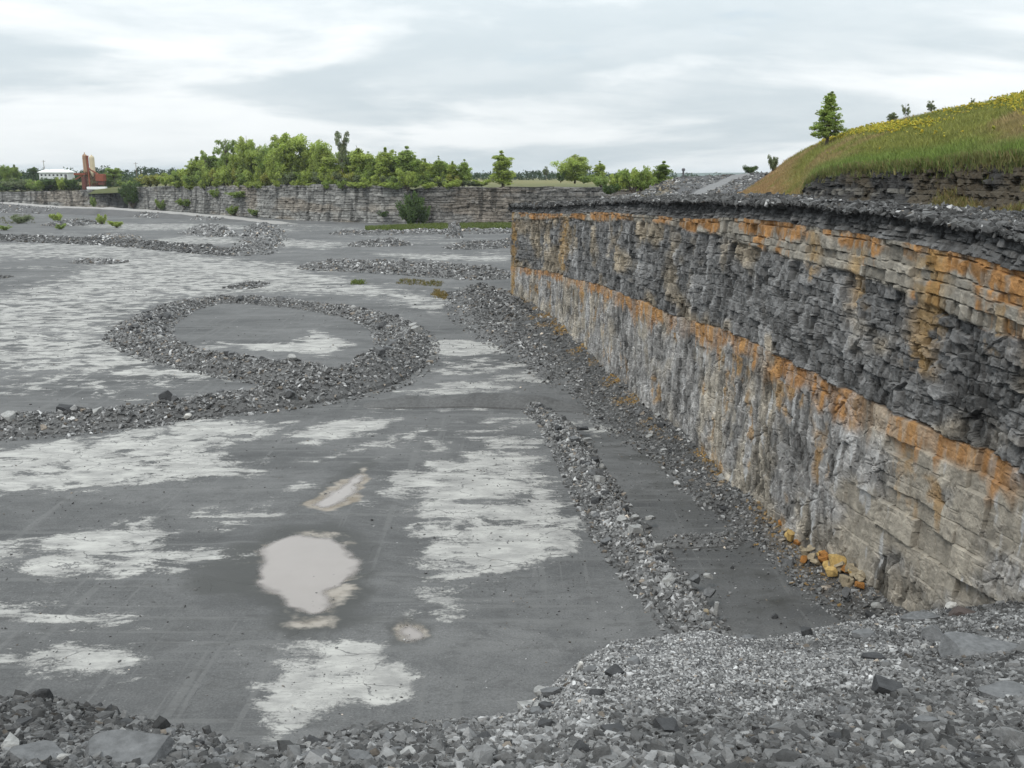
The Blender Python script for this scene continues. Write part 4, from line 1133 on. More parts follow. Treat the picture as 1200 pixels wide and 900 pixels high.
# ------------------------------------------------------------------ near slope of gravel under the camera
V_NC = {-400: 780, -150: 795, 0: 812, 50: 808, 110: 820, 180: 836, 250: 853, 300: 868, 330: 868, 400: 846, 470: 838, 560: 833, 605: 829, 640: 803, 680: 768, 720: 747, 780: 739, 830: 735, 850: 741, 890: 746, 940: 738,
        1000: 729, 1070: 717, 1130: 711, 1200: 705, 1400: 690}
Y_NC = {-400: 11, -150: 10, 0: 9.5, 50: 9, 180: 8.2, 310: 7.2, 400: 8.0, 470: 8.6, 610: 9.6, 680: 13, 720: 15, 830: 18, 890: 20, 940: 22, 1000: 25.5, 1050: 28, 1090: 29.5, 1200: 29, 1400: 28}
def near_z(x, y, rough=True):
    x = np.asarray(x, float); y = np.asarray(y, float)
    ye = np.maximum(y, 4.5)
    # column on the photograph of a point of this slope
    u = 600 + F * x / (ye * CP + (0.42 * ye + 1.7) * SP)
    u = np.clip(u, -400, 1400)
    yc, vc = ip(u, Y_NC), ip(u, V_NC)
    bb = (450 - vc) / F
    zc = H + yc / (CP + SP * bb) * (-SP + CP * bb)
    y0, z0 = 4.8, H - 4.8 * 0.705
    near = np.where(ye < y0, 14.3 + (z0 - 14.3) * np.clip(y, 0, None) / y0, z0 + (zc - z0) * np.clip((ye - y0) / (yc - y0), 0, 1))
    z = np.where(ye <= yc, near, zc - 0.85 * (ye - yc))
    z = z - 0.10 * np.exp(-((ye - yc) / 0.8) ** 2)
    if rough:
        z = z + 0.22 * (fbm(x * 0.5, y * 0.5, 901, 3) - 0.5) * sst(0, 3, np.abs(ye - yc) + 0.8) + 0.05 * (fbm(x * 3, y * 3, 902, 3) - 0.5)
    return z
nx_ = np.concatenate([np.arange(-30, -12, 0.5), np.arange(-12, 20.5, 0.07)]); ny_ = np.concatenate([np.arange(-8, 3, 0.5), np.arange(3, 14, 0.06), np.arange(14, 44, 0.15)])
NXg, NYg = np.meshgrid(nx_, ny_, indexing='ij')
NZg = near_z(NXg, NYg)
s_in = np.interp(NYg, PXY[:int(np.argmax(PXY[:, 1]) ), 1], PXY[:int(np.argmax(PXY[:, 1])), 0])
keepv = np.clip(NZg, -1.0, None)
g_ = 0.055 + 0.05 * fbm(NXg * 0.9, NYg * 0.9, 903, 4)
o = link('gravel_slope', mesh_np('gravel_slope', np.stack([NXg, NYg, keepv], -1), gridfaces(*NXg.shape), M_DUST, col=np.stack([g_, g_, g_ * 1.02], -1).reshape(-1, 3)))
tag(o, 'steep slope of loose crushed stone at the near edge', 'slope', kind='structure')

def scatter_near(n, r, ylo=4.6, yhi=31):
    """even cover of what is seen, thinning with distance"""
    u = r.uniform(-60, 1260, n)
    y = np.exp(r.uniform(np.log(ylo), np.log(yhi), n))
    return u, y
rn = np.random.default_rng(77)
n = 190000
u, y = scatter_near(n, rn)
yc = ip(u, Y_NC); kp = y < yc + 0.35
u, y = u[kp], y[kp]
x = (u - 600) / F * (y * CP + (0.42 * y + 1.7) * SP)
wallx = np.interp(y, PXY[:int(np.argmax(PXY[:, 1])), 1], PXY[:int(np.argmax(PXY[:, 1])), 0])
kp = x < wallx + 0.3
x, y, u = x[kp], y[kp], u[kp]
n = len(x); z = near_z(x, y)
coarse = np.clip(1.25 - np.abs(u - 790) / 280, 0, 1) * sst(6.5, 8, y)                 # fine chippings in the middle
sz = (0.013 + 0.052 * rn.beta(1.0, 4.2, n)) * (1 - 0.38 * coarse) * (0.8 + y / 24)
sz = np.where((rn.random(n) < 0.03) & (coarse < 0.5), sz * 1.8, sz)
col = stone_cols(n, 0.055, 0.30, rn, warm=0.012, pale=0.05) * (0.78 + 0.35 * coarse)[:, None]
dk = sst(0.5, 0.66, fbm(x * 0.55, y * 0.55, 911, 3) + 0.05 * (1 - coarse))
col *= 0.95 * (1 - 0.36 * dk)[:, None] * (1 - 0.28 * sst(620, 420, u))[:, None]
b = Bag()
nr = y < 11
b.add(*stones(np.stack([x, y, z + sz * 0.25], 1)[~nr], sz[~nr], col[~nr], 0.6, 0.55, r=rn))
bigm = nr & (sz > 0.04)
b.add(*stones(np.stack([x, y, z + sz * 0.25], 1)[nr & ~bigm], sz[nr & ~bigm], col[nr & ~bigm], 0.6, 0.55, r=rn))
b.add(*stones(np.stack([x, y, z + sz * 0.25], 1)[bigm], sz[bigm], col[bigm], 0.6, 0.5, med=True, r=rn))
tag(link('gravel', b.mesh('near_gravel', M_STONE)), 'loose grey crushed stone covering the near slope', 'gravel', kind='stuff')

# ------------------------------------------------------------------ berms and heaps on the floor
def resample(P, step):
    P = np.asarray(P, float); s = np.r_[0, np.cumsum(np.linalg.norm(np.diff(P, axis=0), axis=1))]
    k = max(6, int(s[-1] / step)); q = np.linspace(0, s[-1], k)
    G_ = np.stack([np.interp(q, s, P[:, i]) for i in range(P.shape[1])], 1)
    for _ in range(4):
        G_[1:-1] = (G_[:-2] + 2 * G_[1:-1] + G_[2:]) / 4
    return G_

def berm(name, px, label, cat, n, size, col=(0.05, 0.19), step=0.5, m=21, seed=0, flat=0.6, med=False, dust=0.10, pale=0.04, kind='stuff', warm=0.05, taper=True):
    """px: (u, v, half width, height) along the ridge"""
    P = np.array([np.r_[at_z(u, v, h * 0.6)[:2], w, h] for u, v, w, h in px])
    P = resample(P, step); r = np.random.default_rng(1000 + seed)
    k = len(P)
    d = np.gradient(P[:, :2], axis=0); d /= np.linalg.norm(d, axis=1, keepdims=True) + 1e-9
    nn = np.stack([-d[:, 1], d[:, 0]], 1)
    t = np.linspace(-1, 1, m)
    end = np.sqrt(np.clip(np.minimum(np.arange(k), k - 1 - np.arange(k)) / max(2.0, P[:, 2].mean() / step), 0, 1)) if taper else np.ones(k)
    wob = 1 + 0.35 * (fbm(np.arange(k) * step * 0.25, 0 * np.arange(k), seed + 3, 3) - 0.5) * 2
    def surf(i, t):
        i0 = np.clip(np.floor(i).astype(int), 0, k - 2); f = i - i0
        L_ = lambda a: a[i0] * (1 - f) + a[i0 + 1] * f if a.ndim == 1 else a[i0] * (1 - f)[..., None] + a[i0 + 1] * f[..., None]
        w = L_(P[:, 2] * (0.55 + 0.45 * end) * (0.8 + 0.2 * wob)); h = L_(P[:, 3] * end * wob)
        xy = L_(P[:, :2]) + L_(nn) * (t * w)[..., None]
        rg = fbm(xy[..., 0] * 0.8, xy[..., 1] * 0.8, seed + 5, 3)
        z = h * np.clip(1 - np.abs(t) ** 1.5, 0, 1) * (0.6 + 0.8 * rg)
        return np.concatenate([xy, (z + floor_z(xy[..., 0], xy[..., 1]))[..., None]], -1)
    I, Tt = np.meshgrid(np.arange(k, dtype=float), t, indexing='ij')
    Gm = surf(I, Tt); Gm[:, [0, -1], 2] -= 0.35
    gcol = dust * (0.8 + 0.5 * fbm(Gm[..., 0] * 0.7, Gm[..., 1] * 0.7, seed + 7, 3))
    V, Fa, C = [], [], []
    b = Bag(); b.add(Gm, gridfaces(k, m), np.repeat(gcol.reshape(-1, 1), 3, 1))
    if n:
        i = r.uniform(0, k - 1.01, n); tt_ = np.clip(r.normal(0, 0.62, n), -1.35, 1.35)
        p = surf(i, tt_)
        sz = size[0] + (size[1] - size[0]) * r.beta(1.0, 4.5, n)
        p[:, 2] = np.maximum(p[:, 2], floor_z(p[:, 0], p[:, 1])) + sz * 0.2
        b.add(*stones(p, sz, stone_cols(n, col[0], col[1], r, warm=warm, pale=pale), flat, 0.6, med=med, r=r))
    o = link(name, b.mesh(name, M_STONE if n else M_DUST))
    tag(o, label, cat, kind=kind)
    return surf, k

RING = [(-40, 497, 2.6, 1.0), (60, 492, 2.6, 1.0), (150, 484, 2.4, 1.1), (220, 474, 2.4, 1.2), (300, 462, 2.8, 1.5), (370, 450, 3.2, 1.8), (425, 435, 3.6, 2.0), (462, 418, 3.4, 1.8), (478, 398, 3.0, 1.4),
        (466, 380, 2.8, 1.2), (430, 366, 2.6, 1.0), (370, 357, 2.2, 0.9), (300, 350, 2.2, 0.8), (245, 350, 2.2, 0.8), (205, 358, 2.6, 0.9), (172, 373, 3.0, 1.2), (160, 389, 3.0, 1.3), (185, 405, 2.8, 1.3), (235, 418, 2.8, 1.3),
        (290, 428, 2.6, 1.4), (345, 434, 3.0, 1.6), (400, 430, 3.0, 1.8)]
RING = [(a_, b_, c_ * 0.78, d_ * 0.78) for a_, b_, c_, d_ in RING]
S_RING = berm('rubble_berm', RING, 'long hooked ridge of dark rubble ringing a grey flat at left', 'rubble ridge', 36000, (0.045, 0.36), (0.045, 0.23), seed=10, dust=0.09)
RIGHT = [(610, 466, 0.9, 0.3), (645, 487, 1.1, 0.6), (668, 515, 1.2, 0.7), (690, 555, 1.25, 0.7), (712, 592, 1.3, 0.75), (742, 634, 1.35, 0.75), (772, 672, 1.3, 0.75), (800, 705, 1.2, 0.8), (830, 740, 1.2, 0.9), (860, 790, 1.2, 0.8)]
RIGHT = [(a_, b_, c_ * 0.78, d_ * 0.9) for a_, b_, c_, d_ in RIGHT]
S_RIGHT = berm('rubble_berm', RIGHT, 'straight low ridge of broken stone running beside the dark wall', 'rubble ridge', 11000, (0.035, 0.28), (0.055, 0.24), step=0.3, seed=20, pale=0.06)
CROSS = [(425, 472, 1.2, 0.3), (480, 467, 1.8, 0.55), (560, 466, 1.8, 0.6), (640, 470, 1.6, 0.6), (690, 478, 1.3, 0.3)]
berm('dust_mound', CROSS, 'smooth low bank of dark stone dust crossing the floor', 'dust bank', 0, (0, 0), step=0.4, seed=30, dust=0.085, kind='structure')
LINE2 = [(650, 640, 0.7, 0.25), (700, 637, 0.8, 0.3), (790, 633, 0.8, 0.3), (860, 622, 0.8, 0.3)]
berm('rubble_berm', [(775, 634, 0.6, 0.25), (815, 632, 0.7, 0.3), (870, 627, 0.7, 0.3)], 'short low line of rubble crossing the dark strip by the wall', 'rubble ridge', 400, (0.05, 0.2), step=0.3, seed=35)
FAR = [
 ([(-60, 277, 5, 1.4), (60, 279, 5, 1.5), (160, 284, 4, 1.5), (240, 291, 4, 1.4), (290, 296, 4, 1.2)], 'long low dark ridge across the far left floor', 3000, (0.25, 0.9), (0.05, 0.14), 40),
 ([(225, 268, 4, 1.8), (270, 272, 4, 2.0)], 'pile of pale square blocks on the far left floor', 420, (0.35, 1.3), (0.1, 0.34), 41),
 ([(100, 277, 4, 1.2), (165, 277, 4, 1.2)], 'thin scatter of pale stones on the far left floor', 350, (0.3, 0.9), (0.1, 0.3), 42),
 ([(285, 297, 4, 1.2), (303, 284, 4.5, 1.8), (312, 270, 4.5, 1.8), (306, 262, 4, 1.2)], 'slanting heap of grey blocks on the far floor below the far wall', 1000, (0.3, 1.0), (0.07, 0.28), 43),
 ([(88, 305, 3, 0.6), (140, 307, 3, 0.6)], 'flat rust brown scatter of slabs on the white floor', 220, (0.3, 0.8), (0.08, 0.26), 44),
 ([(355, 309, 4, 1.5), (420, 309, 5, 1.8), (500, 313, 5, 1.8), (560, 318, 5, 1.8), (600, 320, 4, 1.5)], 'broad band of grey rubble across the middle distance', 4200, (0.2, 0.8), (0.06, 0.25), 45),
 ([(410, 285, 4, 1.5), (480, 283, 4, 1.5)], 'low rubble heap in the middle distance left of the wall corner', 600, (0.3, 0.9), (0.06, 0.24), 46),
 ([(525, 288, 4, 1.6), (600, 284, 4, 1.8), (640, 286, 4, 1.8)], 'rubble heap just left of the dark wall corner', 900, (0.3, 0.9), (0.06, 0.24), 47),
 ([(390, 272, 4, 1.2), (440, 272, 4, 1.4), (520, 271, 4, 1.4), (640, 270, 4, 1.2)], 'thin line of rubble in front of the green grass strip', 900, (0.3, 1.0), (0.06, 0.3), 48),
 ([(523, 266, 5, 4.5), (541, 266, 5, 4.5)], 'small cone of grey rock at the foot of the far wall', 500, (0.3, 1.0), (0.07, 0.28), 49),
 ([(275, 337, 2, 0.6), (305, 330, 2, 0.6)], 'tiny dark heap behind the ring of rubble', 150, (0.2, 0.6), (0.05, 0.18), 50),
 ([(-30, 322, 3, 1.0), (0, 324, 3, 1.0)], 'small brown heap at the far left edge of the floor', 150, (0.25, 0.7), (0.05, 0.2), 51),
 ([(555, 335, 3.5, 1.6), (590, 350, 3.2, 1.8), (615, 370, 3, 1.6)], 'heap of dark rubble spilling from the far corner of the wall', 1800, (0.15, 0.7), (0.05, 0.2), 52),
 ([(545, 340, 2.5, 0.7), (560, 375, 2.2, 0.7), (600, 400, 2.0, 0.6), (640, 425, 1.8, 0.5), (690, 460, 1.5, 0.4)], 'ragged scatter of rubble along the floor before the far half of the wall', 1900, (0.08, 0.45), (0.05, 0.22), 53),
 ([(60, 262, 5, 2.0), (110, 259, 5, 1.8)], 'grey rubble mound among the far left shrubs', 350, (0.4, 1.2), (0.06, 0.25), 54),
]
for px, lab, n_, sz_, cl_, sd_ in FAR:
    px = [(a_, b_, c_, d_ * (0.7 if sd_ not in (49, 41) else 1.0)) for a_, b_, c_, d_ in px]
    berm('rubble_heap', px, lab, 'rubble heap', int(n_ * 1.9), (sz_[0] * 0.7, sz_[1] * 0.8), (cl_[0], cl_[1] * 0.9), step=1.0 if sd_ < 52 or sd_ == 54 else 0.6, m=11, seed=sd_, pale=0.07)

# talus along the foot of the wall
iw = np.where((PXY[:, 1] > 26) & (S < PS[13]))[0][::3]
tw = 1.9 + 1.2 * sst(40, 60, PXY[iw, 1]) + 1.4 * fbm(S[iw] * 0.12, 0 * S[iw], 951, 3) + 1.2 * sst(60, 110, PXY[iw, 1])
th = 1.25 + 0.5 * (fbm(S[iw] * 0.2, 0 * S[iw], 952, 3) - 0.5) * 2 + 0.5 * sst(80, 115, PXY[iw, 1])
def talus(i, t):
    i0 = np.clip(np.floor(i).astype(int), 0, len(iw) - 2); f = i - i0
    L_ = lambda a: (a[iw][i0].T * (1 - f).T + a[iw][i0 + 1].T * f.T).T
    L2_ = lambda a: a[i0] * (1 - f) + a[i0 + 1] * f
    w, h = L2_(tw), L2_(th)
    xy = L_(PXY) + L_(PN) * ((t * w) - 1.0)[..., None]
    z = h * np.clip(1 - t, 0, None) ** 1.25 * (0.7 + 0.6 * fbm(xy[..., 0] * 0.6, xy[..., 1] * 0.6, 955, 3))
    return np.concatenate([xy, (z + floor_z(xy[..., 0], xy[..., 1]))[..., None]], -1)
I, Tt = np.meshgrid(np.arange(len(iw), dtype=float), np.linspace(0, 1.0, 20), indexing='ij')
TG = talus(I, Tt); TG[:, -1, 2] -= 0.3
tg = 0.055 * (0.8 + 0.6 * fbm(TG[..., 0] * 0.7, TG[..., 1] * 0.7, 956, 3))
tc = np.stack([tg, tg, tg * 1.0], -1)
rust = sst(0.52, 0.66, fbm(TG[..., 0] * 0.35, TG[..., 1] * 0.35, 957, 3)) * sst(0.55, 0.3, Tt)
tc = mix(tc, (0.15, 0.10, 0.045), np.maximum(rust, 0.9 * np.exp(-((TG[..., 0] - at_z(955, 636)[0]) ** 2 / 3 + (TG[..., 1] - at_z(955, 636)[1]) ** 2 / 18))) * 0.7)
b = Bag(); b.add(TG, gridfaces(*TG.shape[:2]), tc.reshape(-1, 3))
n = 15000
ii = (1 - rng.random(n) ** 0.9) * (len(iw) - 1.01) * 1.0; tt_ = rng.beta(1.5, 1.7, n) * 1.3
p = talus(ii, tt_); sz = (0.03 + 0.25 * rng.beta(1.0, 6.5, n)) * (0.75 + p[:, 1] / 120)
p[:, 2] += sz * 0.2
sc_ = stone_cols(n, 0.045, 0.2, pale=0.03)
rz = sst(0.50, 0.62, fbm(p[:, 0] * 0.35, p[:, 1] * 0.35, 957, 3)) * sst(0.75, 0.4, tt_) * (rng.random(n) < 0.6)
_q0 = at_z(955, 636)
near_rust = np.exp(-((p[:, 0] - _q0[0]) ** 2 / 2.5 + (p[:, 1] - _q0[1]) ** 2 / 16.0))
rz = np.maximum(rz, (rng.random(n) < 0.75 * near_rust) * rng.uniform(0.5, 1.0, n))
sc_ = mix(sc_, np.array([0.26, 0.165, 0.06]) * rng.uniform(0.6, 1.2, (n, 1)), rz)
b.add(*stones(p, sz, sc_, 0.55, 0.6))
tag(link('talus', b.mesh('wall_talus', M_STONE)), 'fallen rubble banked against the foot of the dark wall', 'rubble', kind='stuff')
# small stones strewn on the floor
n = 26000
u = rng.uniform(-40, 1000, n); y = np.exp(rng.uniform(np.log(24), np.log(150), n))
x = (u - 600) / F * (y * CP + H * SP)
wallx = np.interp(y, PXY[:int(np.argmax(PXY[:, 1])), 1], PXY[:int(np.argmax(PXY[:, 1])), 0])
pr = np.exp(-np.clip(wallx - x, 0, None) / 9) + 0.16
kp = (x < wallx - 1.5) & (rng.random(n) < pr)
x, y = x[kp], y[kp]; n = len(x)
sz = (0.012 + 0.085 * rng.beta(1, 8, n)) * (0.8 + y / 60)
b = Bag(); b.add(*stones(np.stack([x, y, floor_z(x, y) * 0.8 + sz * 0.25], 1), sz, stone_cols(n, 0.04, 0.17, pale=0.04), 0.5, 0.4))
tag(link('pebbles', b.mesh('floor_pebbles', M_STONE)), 'small stones strewn over the quarry floor', 'pebbles', kind='stuff')

# far left spoil bank with a pale haul road on top
ur = np.arange(-160, 350, 4.0)
A1 = line(ur, {-160: 238, 0: 238, 60: 243, 120: 244.5, 200: 250, 260: 255, 320: 262, 350: 266}, {-160: 470, 0: 450, 100: 420, 200: 385, 320: 335, 350: 320})
A0 = A1.copy(); A0[:, 1] -= 4 + np.clip(A1[:, 2], 0, 9) * 2.0; A0[:, 0] *= A0[:, 1] / A1[:, 1]; A0[:, 2] = -0.3
A2 = A1 + np.array([0, 11, 0.15]); A3 = A2 + np.array([0, 14, -9])
AG = loft(ur, [A0, A1, A2, A3], [12, 5, 4], 0.3, 0.2, 971)
ga = 0.06 + 0.06 * fbm(AG[..., 0] * 0.2, AG[..., 1] * 0.2, 972, 4)
ac = np.stack([ga, ga * 0.99, ga * 1.0], -1)
AT = np.r_[np.zeros(12), np.ones(6), np.zeros(AG.shape[0] - 18)][:, None] + 0 * ga
ac = mix(ac, (0.26, 0.25, 0.24), AT)
b = Bag(); b.add(AG, gridfaces(*AG.shape[:2]), ac.reshape(-1, 3))
n = 1500
p = on_grid(AG, rng.uniform(0, 12, n), rng.uniform(0, len(ur) - 1.01, n))
kp = fbm(p[:, 0] * 0.06, p[:, 1] * 0.06, 975, 3) > 0.5; p = p[kp]; n = len(p)
b.add(*stones(p, 0.3 + 0.8 * rng.beta(1, 4, n), stone_cols(n, 0.06, 0.3, pale=0.12), 0.6, 0.6))
tag(link('spoil_bank', b.mesh('spoil_bank', M_STONE)), 'dark stony bank carrying a pale haul road at far left', 'bank', kind='structure')

# green strips and weeds on the floor
def grass_patch(px, n, label, hgt=(0.25, 0.55), col=((0.085, 0.125, 0.028), (0.12, 0.14, 0.04)), seed=0, wid=0.16):
    r = np.random.default_rng(seed); q = pw(px)
    lo_, hi_ = q.min(0), q.max(0)
    p = lo_ + (hi_ - lo_) * r.random((n, 2)); p = p[sdf(p[:, 0], p[:, 1], q) < 0.3 * r.normal(0, 1, n)]
    b = Bag(); n = len(p)
    b.add(*tufts(np.c_[p, floor_z(p[:, 0], p[:, 1])], r.uniform(*hgt, n), mix(np.array(col[0]), np.array(col[1]), r.random(n)), 5, wid=wid, r=r))
    tag(link('grass', b.mesh('grass_strip', M_GRASS)), label, 'grass', kind='stuff')
grass_patch([(430, 267), (480, 265), (523, 263.5), (523, 269), (470, 271), (430, 270)], 5000, 'green grass strip at the foot of the far wall, left of the rock cone', (0.5, 1.1), seed=1)
grass_patch([(541, 263.5), (640, 263), (640, 267.5), (541, 269)], 5000, 'green grass strip at the foot of the far wall, right of the rock cone', (0.5, 1.1), seed=2)
grass_patch([(612, 342), (640, 358), (655, 372), (628, 368), (606, 355)], 500, 'thin green weeds at the far corner of the dark wall', (0.25, 0.5), seed=3)
grass_patch([(470, 327), (520, 331), (515, 336), (465, 333)], 350, 'brown and green weeds on the rubble band', (0.2, 0.45), ((0.16, 0.12, 0.05), (0.1, 0.11, 0.03)), seed=4)
grass_patch([(510, 340), (526, 345), (522, 352), (506, 346)], 350, 'ochre weeds beside the rubble near the wall corner', (0.2, 0.4), ((0.22, 0.15, 0.05), (0.14, 0.12, 0.04)), seed=5)
grass_patch([(413, 330), (424, 330), (424, 334), (413, 334)], 120, 'small green weed clump on the floor', (0.3, 0.6), seed=6)
grass_patch([(-20, 254), (40, 252), (40, 262), (-20, 264)], 500, 'dry grass on the far left floor', (0.4, 0.8), ((0.12, 0.11, 0.05), (0.09, 0.11, 0.04)), seed=7)
# ------------------------------------------------------------------ the works on the far rim
import bmesh
def box(bm_, x, y, z, sx, sy, sz, bev=0.0):
    g = bmesh.ops.create_cube(bm_, size=1.0)
    for v in g['verts']:
        v.co.x = x + v.co.x * sx; v.co.y = y + v.co.y * sy; v.co.z = z + (v.co.z + 0.5) * sz
    if bev:
        es = list({e for v in g['verts'] for e in v.link_edges})
        bmesh.ops.bevel(bm_, geom=es, offset=bev, segments=1, affect='EDGES')
def lathe(bm_, x, y, prof, k=20):
    rings = []
    for r_, z in prof:
        rings.append([bm_.verts.new((x + r_ * math.cos(2 * math.pi * i / k), y + r_ * math.sin(2 * math.pi * i / k), z)) for i in range(k)])
    for a, b_ in zip(rings[:-1], rings[1:]):
        for i in range(k): bm_.faces.new((a[i], a[(i + 1) % k], b_[(i + 1) % k], b_[i]))
    bm_.faces.new(rings[0][::-1]); bm_.faces.new(rings[-1])
def bar(bm_, a, b_, r_=0.1, k=6):
    V, Fa = tube([a, b_], [r_, r_], k)
    vs = [bm_.verts.new(v) for v in V]
    for f in Fa: bm_.faces.new([vs[i] for i in f])
def bmo(name, bm_, mat, parent=None):
    bmesh.ops.recalc_face_normals(bm_, faces=bm_.faces)
    me = bpy.data.meshes.new(name); bm_.to_mesh(me); bm_.free(); me.materials.append(mat)
    return link(name, me, parent)
M_CREAM = col_mat('cream_steel', base=(0.50, 0.43, 0.30), rough=0.5, nscale=0.5, namp=0.15, bump=0)
M_TAN = col_mat('tan_steel', base=(0.33, 0.22, 0.14), rough=0.6, nscale=0.5, namp=0.25, bump=0)
M_RED = col_mat('red_steel', base=(0.20, 0.060, 0.035), rough=0.6, nscale=0.6, namp=0.3, bump=0)
M_DRED = col_mat('dark_red_steel', base=(0.13, 0.05, 0.04), rough=0.7, nscale=0.6, namp=0.3, bump=0)
M_WHITE = col_mat('white_cladding', base=(0.72, 0.74, 0.74), rough=0.5, nscale=0.4, namp=0.08, bump=0)
M_PALE = col_mat('grey_siding', base=(0.50, 0.53, 0.55), rough=0.6, nscale=0.4, namp=0.1, bump=0)
M_GLASS = col_mat('dark_glass', base=(0.03, 0.035, 0.04), rough=0.15, nscale=1, namp=0.1, bump=0, spec=0.5)
M_STEEL = col_mat('weathered_steel', base=(0.10, 0.10, 0.11), rough=0.6, nscale=1, namp=0.2, bump=0)
M_WOOD = col_mat('grey_timber', base=(0.16, 0.13, 0.10), rough=0.9, nscale=1, namp=0.2, bump=0)

WY = 520.0
pb = at_y(112, 222, WY)
k_ = WY / F * 1.0
wk = empty('batching_plant', pb)
tag(wk, 'red and cream batching plant with two tall silos on the far rim', 'industrial plant')
def wx(u): return (u - 112) * k_
def wz(v): return (222 - v) * k_ * 1.02
M = bmesh.new(); lathe(M, 0, 0, [(0.35, wz(206)), (1.25, wz(202.5)), (1.28, wz(185.5)), (0.9, wz(184)), (0.25, wz(183.3)), (0.22, wz(181.4))])
o = bmo('silo', M, M_TAN, wk); o.location.x = wx(103)
M = bmesh.new(); box(M, 0, -1.3, wz(206), 0.12, 0.1, wz(183) - wz(206)); bmo('ladder', M, M_DRED, o)
M = bmesh.new(); lathe(M, 0, 0, [(0.4, wz(208)), (1.3, wz(204)), (1.32, wz(187)), (0.95, wz(185.6)), (0.3, wz(184.8)), (0.28, wz(184.0))])
o = bmo('silo', M, M_CREAM, wk); o.location.x = wx(110.7)
M = bmesh.new(); box(M, 0, 0, 0, 0.75, 0.75, wz(186)); box(M, 0, 0, wz(186), 1.1, 1.1, 0.5)
o = bmo('elevator', M, M_RED, wk); o.location = (wx(106.7), -0.9, 0)
M = bmesh.new()
for x_ in (101, 104.5, 109, 113):
    for y_ in (-1.1, 1.1): bar(M, (wx(x_), y_, -0.6), (wx(x_), y_, wz(203)), 0.16)
for a_, b_ in ((101, 104.5), (109, 113)):
    bar(M, (wx(a_), -1.1, 0.3), (wx(b_), -1.1, wz(206)), 0.1); bar(M, (wx(b_), -1.1, 0.3), (wx(a_), -1.1, wz(206)), 0.1)
bmo('support_frame', M, M_DRED, wk)
M = bmesh.new(); box(M, wx(96.5), 0, wz(206.3), 13.5 * k_ , 2.6, 1.1, 0.1); bmo('platform', M, M_RED, wk)
M = bmesh.new(); box(M, wx(119), 0.2, wz(213), 9.5 * k_, 3.6, wz(205) - wz(213), 0.15)
hp = bmo('hopper', M, M_RED, wk)
M = bmesh.new()
for x_ in (115.2, 122.6):
    for y_ in (-1.4, 1.7): bar(M, (wx(x_), y_, -0.6), (wx(x_), y_, wz(213)), 0.18)
box(M, wx(119), 0.2, wz(217), 6 * k_, 2.4, wz(213) - wz(217)); bmo('hopper_leg', M, M_DRED, wk)
M = bmesh.new(); bar(M, (wx(122), -1.0, wz(208)), (wx(107), -1.0, wz(199)), 0.45); bar(M, (wx(91), -0.8, wz(211)), (wx(103), -0.8, wz(204)), 0.35)
bmo('conveyor', M, M_RED, wk)
M = bmesh.new(); box(M, wx(100), 0.2, -0.5, 4.5 * k_, 2.5, wz(208) + 0.5, 0.1); bmo('control_cabin', M, M_DRED, wk)
tr_ = empty('trailer', at_y(114, 223.8, WY - 6))
tag(tr_, 'long low white trailer parked below the batching plant', 'trailer')
M = bmesh.new(); box(M, 0, 0, 0.75, 21.5 * k_, 2.4, 1.4, 0.12); bmo('body', M, M_WHITE, tr_)
for x_ in (-3.6, 3.0):
    M = bmesh.new(); bar(M, (x_, -1.15, 0.45), (x_, 1.15, 0.45), 0.45, 14); bmo('wheel', M, M_STEEL, tr_)
bd = empty('white_building', at_y(67, 208.5, 610))
kb = 610 / F
tag(bd, 'long white building with a shallow roof at far left', 'building')
M = bmesh.new(); box(M, 0, 0, -1, 33 * kb, 9, 1 + 6.5 * kb); bmo('wall', M, M_PALE, bd)
M = bmesh.new()
hw, d_ = 17.8 * kb, 5.2
vs = [M.verts.new(p_) for p_ in ((-hw, -d_, 6.4 * kb), (hw, -d_, 6.4 * kb), (hw, d_, 6.4 * kb), (-hw, d_, 6.4 * kb), (-hw + 2, 0, 9.4 * kb), (hw - 2, 0, 9.4 * kb),
      (-hw, -d_, 5.9 * kb), (hw, -d_, 5.9 * kb), (hw, d_, 5.9 * kb), (-hw, d_, 5.9 * kb))]
for f in ((0, 1, 5, 4), (1, 2, 5), (2, 3, 4, 5), (3, 0, 4), (6, 7, 1, 0), (7, 8, 2, 1), (8, 9, 3, 2), (9, 6, 0, 3), (9, 8, 7, 6)): M.faces.new([vs[i] for i in f])
bmo('roof', M, M_WHITE, bd)
for i in range(7):
    M = bmesh.new(); box(M, -7.4 + i * 2.45, -4.52, 1.2, 1.1, 0.1, 1.0); bmo('window', M, M_GLASS, bd)
M = bmesh.new(); box(M, 13.9 * kb, -4.53, -0.8, 1.6, 0.12, 2.9); bmo('door', M, M_STEEL, bd)

def pole(u, vt, vb, y, label, arm=True, name='utility_pole', r_=0.16):
    ba = at_y(u, vb, y); h_ = at_y(u, vt, y)[2] - ba[2]
    t = empty(name, ba)
    M = bmesh.new(); V, Fa = tube([(0, 0, -0.5), (0, 0, h_ * 0.5), (0, 0, h_)], [r_, r_ * 0.85, r_ * 0.65], 8)
    vs_ = [M.verts.new(v) for v in V]
    for f in Fa: M.faces.new([vs_[i] for i in f])
    bmo('shaft', M, M_WOOD, t)
    if arm:
        M = bmesh.new(); box(M, 0, 0, h_ - 0.9, 2.2, 0.14, 0.16); bmo('crossarm', M, M_WOOD, t)
        for x_ in (-0.95, 0.0, 0.95):
            M = bmesh.new(); lathe(M, x_, 0, [(0.05, h_ - 0.74), (0.09, h_ - 0.65), (0.05, h_ - 0.5)], 8); bmo('insulator', M, M_PALE, t)
    tag(t, label, 'pole')
    return t
pole(160.5, 190, 210, 560, 'bare utility pole right of the batching plant', r_=0.2)
pole(52.5, 187.5, 205, 620, 'thin utility pole behind the white building', r_=0.2)
